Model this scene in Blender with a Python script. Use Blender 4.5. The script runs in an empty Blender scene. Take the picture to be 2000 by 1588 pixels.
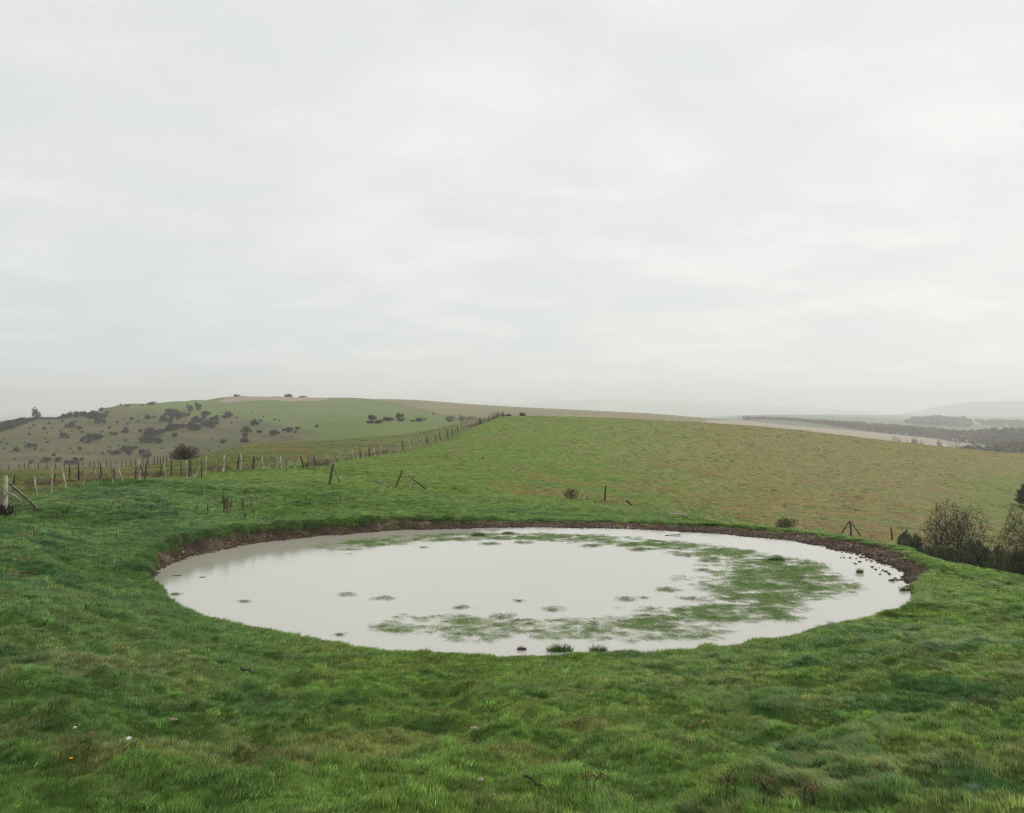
import bpy, math, random
import numpy as np
from mathutils import Vector, Euler, Matrix

# ------------------------------------------------------------------ camera, sky, sun, exposure
SC = bpy.context.scene
COL = SC.collection
F = 1950.0            # focal length in pixels of the 2000 px wide photograph
CX, CY = 1000.0, 794.0
cam_d = bpy.data.cameras.new("camera")
cam = bpy.data.objects.new("camera", cam_d)
COL.objects.link(cam)
cam_d.sensor_width = 36.0
cam_d.lens = F / 2000.0 * 36.0
cam_d.clip_start = 0.1
cam_d.clip_end = 30000
cam.location = (0, 0, 0)
cam.rotation_euler = (math.radians(90), 0, 0)
SC.camera = cam

SUN_EL, SUN_AZ = math.radians(30), math.radians(48)      # azimuth clockwise from the view direction
world = bpy.data.worlds.new("World")
SC.world = world
world.use_nodes = True


def nd(nt, typ, **kw):
    n = nt.nodes.new(typ)
    for k, v in kw.items():
        if k.startswith('i_'):
            key = k[2:]
            key = int(key) if key.isdigit() else key.replace('_', ' ')
            n.inputs[key].default_value = v
        else:
            setattr(n, k, v)
    return n


def build_world():
    nt = world.node_tree
    nt.nodes.clear()
    L = nt.links.new
    out = nd(nt, 'ShaderNodeOutputWorld')
    bg = nd(nt, 'ShaderNodeBackground')
    bg.inputs[1].default_value = 0.1
    L(bg.outputs[0], out.inputs[0])
    tc = nd(nt, 'ShaderNodeTexCoord')
    sep = nd(nt, 'ShaderNodeSeparateXYZ')
    L(tc.outputs['Generated'], sep.inputs[0])
    # cloud deck coordinates: the ray meets a flat layer
    zz = nd(nt, 'ShaderNodeMath', operation='MAXIMUM'); zz.inputs[1].default_value = 0.0
    L(sep.outputs[2], zz.inputs[0])
    za = nd(nt, 'ShaderNodeMath', operation='ADD'); za.inputs[1].default_value = 0.16
    L(zz.outputs[0], za.inputs[0])
    comb = nd(nt, 'ShaderNodeCombineXYZ')
    for i in (0, 1):
        dv = nd(nt, 'ShaderNodeMath', operation='DIVIDE')
        L(sep.outputs[i], dv.inputs[0]); L(za.outputs[0], dv.inputs[1])
        L(dv.outputs[0], comb.inputs[i])
    mp = nd(nt, 'ShaderNodeMapping')
    mp.inputs['Rotation'].default_value = (0, 0, math.radians(20))
    mp.inputs['Scale'].default_value = (0.9, 0.95, 1)
    L(comb.outputs[0], mp.inputs[0])
    n1 = nd(nt, 'ShaderNodeTexNoise'); n1.inputs['Scale'].default_value = 1.3
    n1.inputs['Detail'].default_value = 8; n1.inputs['Roughness'].default_value = 0.5; n1.inputs['Distortion'].default_value = 0.35
    L(mp.outputs[0], n1.inputs['Vector'])
    n2 = nd(nt, 'ShaderNodeTexNoise'); n2.inputs['Scale'].default_value = 3.6
    n2.inputs['Detail'].default_value = 5; n2.inputs['Roughness'].default_value = 0.5
    n2.inputs['Distortion'].default_value = 0.2
    L(mp.outputs[0], n2.inputs['Vector'])
    add = nd(nt, 'ShaderNodeMath', operation='MULTIPLY_ADD'); add.inputs[1].default_value = 0.42
    L(n2.outputs['Fac'], add.inputs[0]); L(n1.outputs['Fac'], add.inputs[2])
    ramp = nd(nt, 'ShaderNodeValToRGB')
    e = ramp.color_ramp.elements
    e[0].position = 0.54; e[0].color = (7.8, 8.0, 8.05, 1)
    e[1].position = 0.86; e[1].color = (9.15, 9.08, 8.85, 1)
    m = ramp.color_ramp.elements.new(0.69); m.color = (8.3, 8.32, 8.2, 1)
    L(add.outputs[0], ramp.inputs[0])
    # low cloud is a little darker and greyer to the left, brighter to the right
    hx = nd(nt, 'ShaderNodeMapRange'); hx.inputs[1].default_value = -0.55; hx.inputs[2].default_value = 0.55
    L(sep.outputs[0], hx.inputs[0])
    hz = nd(nt, 'ShaderNodeMapRange'); hz.inputs[1].default_value = 0.0; hz.inputs[2].default_value = 0.22
    hz.interpolation_type = 'SMOOTHSTEP'
    L(sep.outputs[2], hz.inputs[0])
    low = nd(nt, 'ShaderNodeMix', data_type='RGBA')
    low.inputs[6].default_value = (0.86, 0.925, 0.955, 1); low.inputs[7].default_value = (1.10, 1.10, 1.08, 1)
    L(hx.outputs[0], low.inputs[0])
    high = nd(nt, 'ShaderNodeMix', data_type='RGBA')
    high.inputs[6].default_value = (0.97, 0.985, 0.985, 1); high.inputs[7].default_value = (1.06, 1.05, 1.05, 1)
    L(hx.outputs[0], high.inputs[0])
    tint = nd(nt, 'ShaderNodeMix', data_type='RGBA')
    L(hz.outputs[0], tint.inputs[0]); L(low.outputs[2], tint.inputs[6]); L(high.outputs[2], tint.inputs[7])
    mul = nd(nt, 'ShaderNodeMix', data_type='RGBA', blend_type='MULTIPLY'); mul.inputs[0].default_value = 1
    L(ramp.outputs[0], mul.inputs[6]); L(tint.outputs[2], mul.inputs[7])
    sky = nd(nt, 'ShaderNodeTexSky', sky_type='NISHITA')
    sky.sun_disc = False; sky.sun_elevation = SUN_EL; sky.sun_rotation = SUN_AZ
    mix = nd(nt, 'ShaderNodeMix', data_type='RGBA'); mix.inputs[0].default_value = 0.06
    L(mul.outputs[2], mix.inputs[6]); L(sky.outputs[0], mix.inputs[7])
    L(mix.outputs[2], bg.inputs[0])


build_world()
sun_d = bpy.data.lights.new("sun", 'SUN')
sun = bpy.data.objects.new("sun", sun_d)
COL.objects.link(sun)
sun_d.energy = 1.5
sun_d.angle = math.radians(12)
sun_d.color = (1.0, 0.96, 0.9)
sdir = Vector((math.sin(SUN_AZ) * math.cos(SUN_EL), math.cos(SUN_AZ) * math.cos(SUN_EL), math.sin(SUN_EL)))
sun.rotation_euler = sdir.to_track_quat('Z', 'Y').to_euler()

SC.view_settings.view_transform = 'Standard'
SC.view_settings.look = 'None'
SC.view_settings.exposure = 0.0
SC.view_settings.gamma = 1.0
cy = SC.cycles
cy.volume_bounces = 3
cy.max_bounces = 6
cy.diffuse_bounces = 3
cy.glossy_bounces = 2
cy.transmission_bounces = 3
cy.transparent_max_bounces = 6
cy.use_denoising = True
cy.denoiser = 'OPENIMAGEDENOISE'
cy.denoising_prefilter = 'NONE'
cy.use_adaptive_sampling = True
cy.adaptive_threshold = 0.015
cy.sample_clamp_indirect = 4
cy.filter_width = 1.25

rng = np.random.default_rng(7)
rnd = random.Random(7)


# ------------------------------------------------------------------ helpers
def tag(o, label=None, cat=None, group=None, kind=None):
    if label: o['label'] = label
    if cat: o['category'] = cat
    if group: o['group'] = group
    if kind: o['kind'] = kind
    return o


def mesh_obj(name, verts, faces, mat=None, parent=None, loc=None, smooth=False):
    me = bpy.data.meshes.new(name)
    me.from_pydata([tuple(map(float, v)) for v in verts], [], [tuple(int(i) for i in f) for f in faces])
    if smooth:
        me.polygons.foreach_set('use_smooth', [True] * len(me.polygons))
    me.update()
    o = bpy.data.objects.new(name, me)
    COL.objects.link(o)
    if mat: me.materials.append(mat)
    if parent: o.parent = parent
    if loc is not None: o.location = loc
    return o


def empty(name, loc):
    o = bpy.data.objects.new(name, None)
    o.empty_display_size = 0.3
    COL.objects.link(o)
    o.location = loc
    return o


def hash2(ix, iy, seed):
    ix = ix.astype(np.int64); iy = iy.astype(np.int64)
    h = (ix * 374761393 + iy * 668265263 + seed * 1442695041) & 0xFFFFFFFF
    h = ((h ^ (h >> 13)) * 1274126177) & 0xFFFFFFFF
    h = h ^ (h >> 16)
    return (h & 0xFFFFFF) / float(0xFFFFFF)


def vnoise(x, y, seed=0):
    ix = np.floor(x); iy = np.floor(y)
    fx = x - ix; fy = y - iy
    fx = fx * fx * fx * (fx * (fx * 6 - 15) + 10); fy = fy * fy * fy * (fy * (fy * 6 - 15) + 10)
    a = hash2(ix, iy, seed); b = hash2(ix + 1, iy, seed)
    c = hash2(ix, iy + 1, seed); d = hash2(ix + 1, iy + 1, seed)
    return (a * (1 - fx) + b * fx) * (1 - fy) + (c * (1 - fx) + d * fx) * fy


def fbm(x, y, octv=4, seed=0, gain=0.5):
    x = np.asarray(x, float); y = np.asarray(y, float)
    s = np.zeros_like(x + y); a = 1.0; t = 0
    c, sn = math.cos(0.6), math.sin(0.6)
    for k in range(octv):
        s = s + a * vnoise(x, y, seed + 17 * k); t += a; a *= gain
        x, y = (c * x - sn * y) * 2.03 + 11.3, (sn * x + c * y) * 2.03 + 5.7
    return s / t                     # 0..1, mean .5


def sstep(a, b, x):
    t = np.clip((x - a) / (b - a), 0, 1)
    return t * t * (3 - 2 * t)


def pchip(xs, ys, xq):
    """xs (n), ys (n, m), xq (q) -> (q, m)"""
    xs = np.asarray(xs, float); ys = np.asarray(ys, float)
    h = np.diff(xs)[:, None]; dl = np.diff(ys, axis=0) / h
    m = np.zeros_like(ys)
    p = dl[:-1] * dl[1:]
    w1 = 2 * h[1:] + h[:-1]; w2 = h[1:] + 2 * h[:-1]
    with np.errstate(divide='ignore', invalid='ignore'):
        hm = (w1 + w2) / (w1 / dl[:-1] + w2 / dl[1:])
    m[1:-1] = np.where(p > 0, hm, 0); m[0] = dl[0]; m[-1] = dl[-1]
    i = np.clip(np.searchsorted(xs, xq) - 1, 0, len(xs) - 2)
    hh = h[i]; t = ((xq - xs[i])[:, None]) / hh
    t = np.clip(t, 0, 1)
    h00 = 2 * t**3 - 3 * t**2 + 1; h10 = t**3 - 2 * t**2 + t; h01 = -2 * t**3 + 3 * t**2; h11 = t**3 - t**2
    return h00 * ys[i] + h10 * hh * m[i] + h01 * ys[i + 1] + h11 * hh * m[i + 1]


# ------------------------------------------------------------------ lie of the land (metres, camera at the origin)
PXC = [-700, 0, 250, 500, 750, 1000, 1250, 1500, 1750, 2000, 2700]
TAB = [
    (0.0,  [-1.70, -1.80, -1.85, -1.9, -1.9, -1.9, -1.9, -1.9, -1.9, -1.9, -1.9]),
    (5.5,  [-1.95, -2.15, -2.2, -2.24, -2.24, -2.24, -2.24, -2.24, -2.24, -2.2, -2.2]),
    (8.0,  [-2.1, -2.4, -2.5, -2.65, -2.72, -2.74, -2.74, -2.72, -2.7, -2.65, -2.6]),
    (12.0, [-2.4, -2.75, -3.0, -3.3, -3.45, -3.5, -3.48, -3.4, -3.35, -3.3, -3.3]),
    (19.0, [-2.9, -3.3, -4.0, -4.68, -4.86, -4.87, -4.84, -4.72, -4.5, -4.3, -4.3]),
    (24.0, [-3.1, -3.6, -4.5, -4.95, -4.95, -4.9, -4.9, -4.9, -4.9, -4.85, -5.1]),
    (30.0, [-3.3, -3.7, -4.4, -4.55, -4.6, -4.6, -4.6, -4.6, -4.78, -5.3, -6.3]),
    (36.0, [-3.4, -3.8, -4.15, -4.45, -4.55, -4.65, -4.72, -4.85, -5.38, -6.3, -7.9]),
    (45.0, [-3.6, -3.98, -3.80, -4.35, -4.50, -4.9, -5.08, -5.68, -6.6, -8.0, -9.9]),
    (65.0, [-5.0, -4.6, -4.45, -4.45, -5.05, -5.75, -6.45, -8.3, -9.4, -11.8, -15]),
    (100., [-9.0, -6.75, -6.3, -5.2, -5.6, -6.1, -7.4, -9.3, -10.2, -12.6, -17]),
    (130., [-14., -8.4, -7.9, -5.75, -6.0, -5.5, -7.2, -9.0, -10.6, -12.8, -17.5]),
    (150., [-17., -9.9, -9.6, -6.2, -6.3, -4.7, -6.4, -8.4, -10.3, -12.4, -17]),
    (210., [-38., -24., -22., -7.7, -6.9, -2.05, -2.8, -4.45, -7.45, -10.1, -15]),
    (300., [-50., -36., -33., -20., -6.8, -8, -10, -15, -25, -35, -45]),
    (400., [-45., -24.5, -23.5, -15.5, -6.1, -8, -12, -19, -29, -39, -50]),
    (500., [-32., -15., -15.5, -11.5, -5.4, -7, -10, -21, -31, -40, -52]),
    (600., [-25., -9.4, -7.0, -6.5, -3.7, -5.6, -8.4, -22, -31, -41, -54]),
    (750., [-45., -27., 0.7, 1.4, -0.4, -3.8, -7.7, -20.5, -31, -41, -55]),
    (900., [-60., -42., -3., 8.6, 7.0, -1.8, -6.5, -18.7, -31.4, -42, -56]),
    (1100, [-68., -58., -30., 0., 7.6, 0.0, -6.8, -19.2, -33, -44, -57]),
    (1400, [-72., -70., -58., -38., -20, -28, -30, -19.4, -35, -47, -58]),
    (2000, [-74., -74., -70., -60., -55, -50, -45, -23, -35, -45, -58]),
    (3000, [-76., -76., -76., -72., -68, -60, -55, -26, -31, -38, -55]),
    (10500, [-78.] * 11),
]
_S0 = 6.0
_ks = np.log(np.array([r[0] for r in TAB]) + _S0)
_tab = np.array([r[1] for r in TAB], float)
NPX, NS = 500, 1400
_pxq = np.linspace(-700, 2700, NPX)
_sq = np.linspace(_ks[0], _ks[-1], NS)
_t1 = pchip(PXC, _tab.T, _pxq)            # NPX x rows
_fine = pchip(_ks, _t1.T, _sq)            # NS x NPX
for _ in range(3):                        # soften creases
    _fine[1:-1] = (_fine[:-2] + 2 * _fine[1:-1] + _fine[2:]) / 4
for _ in range(14):
    _fine[:, 1:-1] = (_fine[:, :-2] + 2 * _fine[:, 1:-1] + _fine[:, 2:]) / 4


def to_px(X, Y):
    return CX + F * X / np.maximum(Y, 4.5)


def H0(X, Y):
    px = np.clip(to_px(X, Y), -700, 2700)
    s = np.log(np.clip(Y, 0, 10490) + _S0)
    a = (px + 700) / 3400 * (NPX - 1); b = (s - _sq[0]) / (_sq[-1] - _sq[0]) * (NS - 1)
    ia = np.clip(a.astype(int), 0, NPX - 2); ib = np.clip(b.astype(int), 0, NS - 2)
    fa = a - ia; fb = b - ib
    return ((_fine[ib, ia] * (1 - fa) + _fine[ib, ia + 1] * fa) * (1 - fb)
            + (_fine[ib + 1, ia] * (1 - fa) + _fine[ib + 1, ia + 1] * fa) * fb)


# pond outline, measured, turned into plan
WZ = -5.0
_out = [(308, 1125), (330, 1105), (390, 1085), (470, 1068), (560, 1056), (680, 1044), (830, 1035), (1000, 1032), (1150, 1032),
        (1300, 1037), (1430, 1046), (1560, 1060), (1650, 1078), (1720, 1098), (1765, 1125), (1783, 1150), (1780, 1165)]
_near = [(1740, 1190), (1650, 1214), (1560, 1239), (1420, 1265), (1300, 1273), (1150, 1278), (1000, 1281), (870, 1270),
         (700, 1259), (580, 1244), (500, 1229), (410, 1205), (340, 1178), (310, 1152)]
PCX, PCY = 0.4, 30.0
_pts = []
for (px, py) in _out:
    d = 5.0 * F / (py - CY); _pts.append(((px - CX) / F * d, d))
for (px, py) in _near:
    d = 4.86 * F / (py - CY); _pts.append(((px - CX) / F * d, d))
_th = np.array([math.atan2(y - PCY, x - PCX) for x, y in _pts]); _rr = np.array([math.hypot(x - PCX, y - PCY) for x, y in _pts])
_o = np.argsort(_th); _th = _th[_o]; _rr = _rr[_o]
_thq = np.linspace(-math.pi, math.pi, 721)
_R = np.interp(_thq, np.concatenate([_th - 2 * math.pi, _th, _th + 2 * math.pi]), np.tile(_rr, 3))
for _ in range(25):
    e_ = np.concatenate([[_R[-2]], _R, [_R[1]]])
    _R = (e_[:-2] + 2 * e_[1:-1] + e_[2:]) / 4
# small bites and lobes in the turf edge
_R = _R + 0.5 * (fbm(_thq * 9, _thq * 0 + 3, 3, 91) - 0.5) + 0.05 * (fbm(_thq * 42, _thq * 0 + 8, 2, 95) - 0.5)
_R[-1] = _R[0]
_bw_t = np.radians([-180, -165, -150, -130, -60, -25, -15, 0, 20, 60, 95, 110, 125, 150, 165, 180])
_bw = [0.5, 0.32, 0.2, 0.2, 0.2, 0.2, 0.3, 1.15, 1.9, 1.9, 1.7, 1.1, 0.75, 0.85, 0.75, 0.5]


def pond_e(X, Y):
    th = np.arctan2(Y - PCY, X - PCX); r = np.hypot(X - PCX, Y - PCY)
    return r - np.interp(th, _thq, _R), np.interp(th, _bw_t, _bw), th


def mounds(X, Y):
    """tussocky turf: rounded humps with sharper hollows between"""
    far = np.clip((Y - 12) / 36.0, 0, 1)
    wx = X + 0.35 * (vnoise(X * 0.9, Y * 0.9, 5) - 0.5); wy = Y + 0.35 * (vnoise(X * 0.9, Y * 0.9, 6) - 0.5)
    a = fbm(wx * 1.5, wy * 2.3, 3, 21)
    rid = 1 - np.abs(2 * vnoise(wx * 1.15, wy * 1.9, 33) - 1)
    b = fbm(X * 0.28, Y * 0.4, 2, 41) - 0.5
    c = fbm(X * 3.0, Y * 3.8, 2, 45)
    near = 0.25 * (a - 0.5) + 0.20 * (rid - 0.5) + 0.12 * b + 0.24 * (c - 0.5)
    mid = 0.26 * (fbm(X * 0.12, Y * 0.2, 3, 47) - 0.5)
    return near * (1 - 0.45 * far) + mid * far


TRACKS = [((20, 1120), (60, 1000), (110, 985), (160, 965), (330, 945), (420, 935)), ]


def track_mask(X, Y):
    """worn sheep paths and scrapes beside the fence"""
    m = np.zeros_like(X)
    for line in _track_xy:
        for (x0, y0), (x1, y1) in zip(line[:-1], line[1:]):
            dx, dy = x1 - x0, y1 - y0
            t = np.clip(((X - x0) * dx + (Y - y0) * dy) / (dx * dx + dy * dy), 0, 1)
            dist = np.hypot(X - x0 - t * dx, Y - y0 - t * dy)
            m = np.maximum(m, 1 - sstep(0.1, 0.9, dist))
    n = fbm(X * 3.2, Y * 2.6, 4, 77)
    return m * sstep(0.52, 0.62, n) * 0.8


def base_z(X, Y, rough=True):
    X = np.asarray(X, float); Y = np.asarray(Y, float)
    h = H0(X, Y)
    if rough:
        e, w, th = pond_e(X, Y)
        fade = 0.28 + 0.72 * sstep(0.3, 2.2, e - w)
        h = h + mounds(X, Y) * fade * (1 - sstep(250, 500, Y))
        # terracettes on the scarp, folds and hollows
        hill = sstep(330, 420, Y) * (1 - sstep(560, 900, to_px(X, Y))) * (1 - sstep(900, 1100, Y))
        h = h + hill * (0.9 * (fbm(X / 40, Y / 90, 3, 53) - 0.5) * 6 + 0.35 * np.sin(h * 2.6 + 5 * fbm(X / 60, Y / 60, 2, 3)))
        far = sstep(220, 500, Y)
        h = h + far * (1 - hill) * 1.5 * (fbm(X / 130, Y / 160, 2, 57) - 0.5)
    else:
        e, w, th = pond_e(X, Y)
    h = np.maximum(h, np.where((e > -3) & (e < 6), WZ + 0.14 - 0.42 * np.maximum(e - w - 0.1, 0), -1e9))
    t = np.clip(e / w, 0, 1)
    steep = np.interp(th, np.radians([-180, -90, 0, 90, 130, 180]), [2.2, 0.8, 0.8, 0.9, 2.2, 2.2])
    prof = t ** steep
    soil_n = (fbm(X * 3.1, Y * 3.1, 3, 61) - 0.5) * 0.13 * np.sin(np.pi * t) if rough else 0
    bank = WZ - 0.02 + (h - WZ + 0.02) * prof + soil_n
    bed = WZ - 0.02 + np.maximum(e * 0.2, -0.7)
    z = np.where(e < 0, bed, np.where(e < w, bank, h))
    return z


_DS = np.geomspace(3.0, 3500, 5000)


def hit(px, py, dmin=3.0, dmax=3500, rough=True):
    """where the sight line through a point of the photograph meets the land"""
    m = (_DS >= dmin) & (_DS <= dmax)
    d = _DS[m]
    X = (px - CX) / F * d
    ray = (CY - py) / F * d
    g = base_z(X, d, rough)
    below = np.nonzero(ray <= g)[0]
    i = below[0] if len(below) else int(np.argmin(ray - g))
    return Vector((X[i], d[i], g[i]))


_track_xy = [[(hit(a, b, 8, 90, False).x, hit(a, b, 8, 90, False).y) for a, b in line] for line in TRACKS]


# ------------------------------------------------------------------ materials
def new_mat(name):
    m = bpy.data.materials.new(name)
    m.use_nodes = True
    m.node_tree.nodes.clear()
    return m, m.node_tree


def ground_mat():
    m, nt = new_mat("downland_turf")
    L = nt.links.new
    out = nd(nt, 'ShaderNodeOutputMaterial'); b = nd(nt, 'ShaderNodeBsdfPrincipled')
    b.inputs['Roughness'].default_value = 1.0; b.inputs['Specular IOR Level'].default_value = 0.1
    L(b.outputs[0], out.inputs[0])
    A = nd(nt, 'ShaderNodeAttribute', attribute_name='colA'); B = nd(nt, 'ShaderNodeAttribute', attribute_name='colB')
    K = nd(nt, 'ShaderNodeAttribute', attribute_name='mixv')
    geo = nd(nt, 'ShaderNodeNewGeometry')
    mp = nd(nt, 'ShaderNodeMapping'); mp.inputs['Scale'].default_value = (0.55, 0.9, 0.9)
    L(geo.outputs['Position'], mp.inputs[0])
    n1 = nd(nt, 'ShaderNodeTexNoise'); n1.inputs['Scale'].default_value = 0.9; n1.inputs['Detail'].default_value = 9; n1.inputs['Roughness'].default_value = 0.68
    L(mp.outputs[0], n1.inputs['Vector'])
    ad = nd(nt, 'ShaderNodeMath', operation='ADD'); L(n1.outputs['Fac'], ad.inputs[0]); L(K.outputs['Fac'], ad.inputs[1])
    mr = nd(nt, 'ShaderNodeMapRange', interpolation_type='SMOOTHSTEP'); mr.inputs[1].default_value = 0.86; mr.inputs[2].default_value = 1.14
    L(ad.outputs[0], mr.inputs[0])
    mx = nd(nt, 'ShaderNodeMix', data_type='RGBA')
    L(mr.outputs[0], mx.inputs[0]); L(A.outputs['Color'], mx.inputs[6]); L(B.outputs['Color'], mx.inputs[7])
    # fine speckle of blades, litter and droppings
    n2 = nd(nt, 'ShaderNodeTexNoise'); n2.inputs['Scale'].default_value = 5.5; n2.inputs['Detail'].default_value = 8; n2.inputs['Roughness'].default_value = 0.75
    L(geo.outputs['Position'], n2.inputs['Vector'])
    r2 = nd(nt, 'ShaderNodeMapRange'); r2.inputs[1].default_value = 0.25; r2.inputs[2].default_value = 0.75; r2.inputs[3].default_value = 0.62; r2.inputs[4].default_value = 1.38
    L(n2.outputs['Fac'], r2.inputs[0])
    ml = nd(nt, 'ShaderNodeMix', data_type='RGBA', blend_type='MULTIPLY'); ml.inputs[0].default_value = 1
    L(mx.outputs[2], ml.inputs[6]); L(r2.outputs[0], ml.inputs[7])
    L(ml.outputs[2], b.inputs['Base Color'])
    bp = nd(nt, 'ShaderNodeBump'); bp.inputs['Strength'].default_value = 0.9; bp.inputs['Distance'].default_value = 0.10
    L(n2.outputs['Fac'], bp.inputs['Height']); L(bp.outputs[0], b.inputs['Normal'])
    return m


def blade_mat(name, rough=0.6, trans=0.3, attr='INSTANCER'):
    m, nt = new_mat(name)
    L = nt.links.new
    out = nd(nt, 'ShaderNodeOutputMaterial')
    A = nd(nt, 'ShaderNodeAttribute', attribute_name='col'); A.attribute_type = attr
    V = nd(nt, 'ShaderNodeAttribute', attribute_name='var')
    mr = nd(nt, 'ShaderNodeMix', data_type='RGBA', blend_type='MULTIPLY'); mr.inputs[0].default_value = 1
    L(A.outputs['Color'], mr.inputs[6]); L(V.outputs['Color'], mr.inputs[7])
    d = nd(nt, 'ShaderNodeBsdfPrincipled'); d.inputs['Roughness'].default_value = rough; d.inputs['Specular IOR Level'].default_value = 0.25
    t = nd(nt, 'ShaderNodeBsdfTranslucent')
    L(mr.outputs[2], d.inputs['Base Color']); L(mr.outputs[2], t.inputs['Color'])
    ms = nd(nt, 'ShaderNodeMixShader'); ms.inputs[0].default_value = trans
    L(d.outputs[0], ms.inputs[1]); L(t.outputs[0], ms.inputs[2]); L(ms.outputs[0], out.inputs[0])
    return m


def simple_mat(name, c1, c2, scale=8.0, rough=0.9, stretch=(1, 1, 1), bump=0.3, spec=0.15, detail=6, lo=0.35, hi=0.65):
    m, nt = new_mat(name)
    L = nt.links.new
    out = nd(nt, 'ShaderNodeOutputMaterial'); b = nd(nt, 'ShaderNodeBsdfPrincipled')
    b.inputs['Roughness'].default_value = rough; b.inputs['Specular IOR Level'].default_value = spec
    L(b.outputs[0], out.inputs[0])
    tc = nd(nt, 'ShaderNodeTexCoord'); mp = nd(nt, 'ShaderNodeMapping'); mp.inputs['Scale'].default_value = stretch
    L(tc.outputs['Object'], mp.inputs[0])
    n = nd(nt, 'ShaderNodeTexNoise'); n.inputs['Scale'].default_value = scale; n.inputs['Detail'].default_value = detail
    n.inputs['Roughness'].default_value = 0.65
    L(mp.outputs[0], n.inputs['Vector'])
    oi = nd(nt, 'ShaderNodeObjectInfo')
    r = nd(nt, 'ShaderNodeMapRange', interpolation_type='SMOOTHSTEP'); r.inputs[1].default_value = lo; r.inputs[2].default_value = hi
    L(n.outputs['Fac'], r.inputs[0])
    mx = nd(nt, 'ShaderNodeMix', data_type='RGBA'); mx.inputs[6].default_value = (*c1, 1); mx.inputs[7].default_value = (*c2, 1)
    L(r.outputs[0], mx.inputs[0])
    rv = nd(nt, 'ShaderNodeMapRange'); rv.inputs[3].default_value = 0.7; rv.inputs[4].default_value = 1.3
    L(oi.outputs['Random'], rv.inputs[0])
    ml = nd(nt, 'ShaderNodeMix', data_type='RGBA', blend_type='MULTIPLY'); ml.inputs[0].default_value = 1
    L(mx.outputs[2], ml.inputs[6]); L(rv.outputs[0], ml.inputs[7])
    L(ml.outputs[2], b.inputs['Base Color'])
    if bump:
        bp = nd(nt, 'ShaderNodeBump'); bp.inputs['Strength'].default_value = bump; bp.inputs['Distance'].default_value = 0.01
        L(n.outputs['Fac'], bp.inputs['Height']); L(bp.outputs[0], b.inputs['Normal'])
    return m


def water_mat():
    m, nt = new_mat("chalky_water")
    L = nt.links.new
    out = nd(nt, 'ShaderNodeOutputMaterial'); b = nd(nt, 'ShaderNodeBsdfPrincipled')
    b.inputs['Base Color'].default_value = (0.48, 0.465, 0.395, 1)
    b.inputs['Roughness'].default_value = 0.06
    b.inputs['IOR'].default_value = 1.33
    b.inputs['Specular IOR Level'].default_value = 1.0
    geo = nd(nt, 'ShaderNodeNewGeometry'); mp = nd(nt, 'ShaderNodeMapping'); mp.inputs['Scale'].default_value = (1.0, 4.0, 1); mp.inputs['Rotation'].default_value = (0, 0, 0.15)
    L(geo.outputs['Position'], mp.inputs[0])
    n = nd(nt, 'ShaderNodeTexNoise'); n.inputs['Scale'].default_value = 3.5; n.inputs['Detail'].default_value = 3
    L(mp.outputs[0], n.inputs['Vector'])
    bp = nd(nt, 'ShaderNodeBump'); bp.inputs['Strength'].default_value = 0.2; bp.inputs['Distance'].default_value = 0.012
    L(n.outputs['Fac'], bp.inputs['Height']); L(bp.outputs[0], b.inputs['Normal'])
    L(b.outputs[0], out.inputs[0])
    return m


M_GROUND = ground_mat()
M_GRASS = blade_mat("grass_blades", 0.5, 0.35)
M_WEED = blade_mat("water_grass", 0.45, 0.25)
M_DEAD = blade_mat("dead_stems", 0.9, 0.15)
M_STONE = blade_mat("stone", 0.9, 0.0)
M_WATER = water_mat()
M_WOOD_PALE = simple_mat("weathered_wood", (0.15, 0.13, 0.11), (0.55, 0.50, 0.42), 9, 0.95, (1, 1, 0.25), 0.8)
M_WOOD_DARK = simple_mat("dark_old_wood", (0.035, 0.032, 0.028), (0.12, 0.105, 0.085), 12, 0.95, (1, 1, 0.25), 0.8)
M_TWIG = simple_mat("bare_twigs", (0.032, 0.030, 0.024), (0.08, 0.072, 0.054), 1.5, 0.95, bump=0)
M_TWIG_BROWN = simple_mat("brown_twigs", (0.09, 0.055, 0.038), (0.15, 0.10, 0.075), 1.5, 0.95, bump=0)
M_SCRUB = simple_mat("hill_scrub", (0.024, 0.018, 0.017), (0.064, 0.046, 0.040), 0.8, 0.95, bump=0)
M_GORSE = simple_mat("gorse_green", (0.06, 0.072, 0.038), (0.14, 0.155, 0.08), 2.0, 0.85, bump=0)
M_BARK = simple_mat("bark", (0.035, 0.032, 0.026), (0.10, 0.10, 0.07), 10, 0.95, (1, 1, 0.4), 0.5)
M_WOODLAND = simple_mat("autumn_wood", (0.12, 0.090, 0.045), (0.22, 0.155, 0.07), 0.035, 0.95, bump=0)
M_WOODLAND2 = simple_mat("dark_wood", (0.095, 0.105, 0.07), (0.15, 0.145, 0.095), 0.035, 0.95, bump=0)
M_WIRE = simple_mat("rusty_wire", (0.12, 0.10, 0.09), (0.2, 0.17, 0.15), 20, 0.7, bump=0)


# ------------------------------------------------------------------ ground sheet
def lerp3(a, b, t):
    return a + (b - a) * t[..., None]


C = lambda *v: np.array(v, float)
G_FRESH, G_DEEP, G_YEL, G_STRAW = C(.180, .300, .062), C(.075, .175, .045), C(.265, .285, .092), C(.36, .30, .16)


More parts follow.
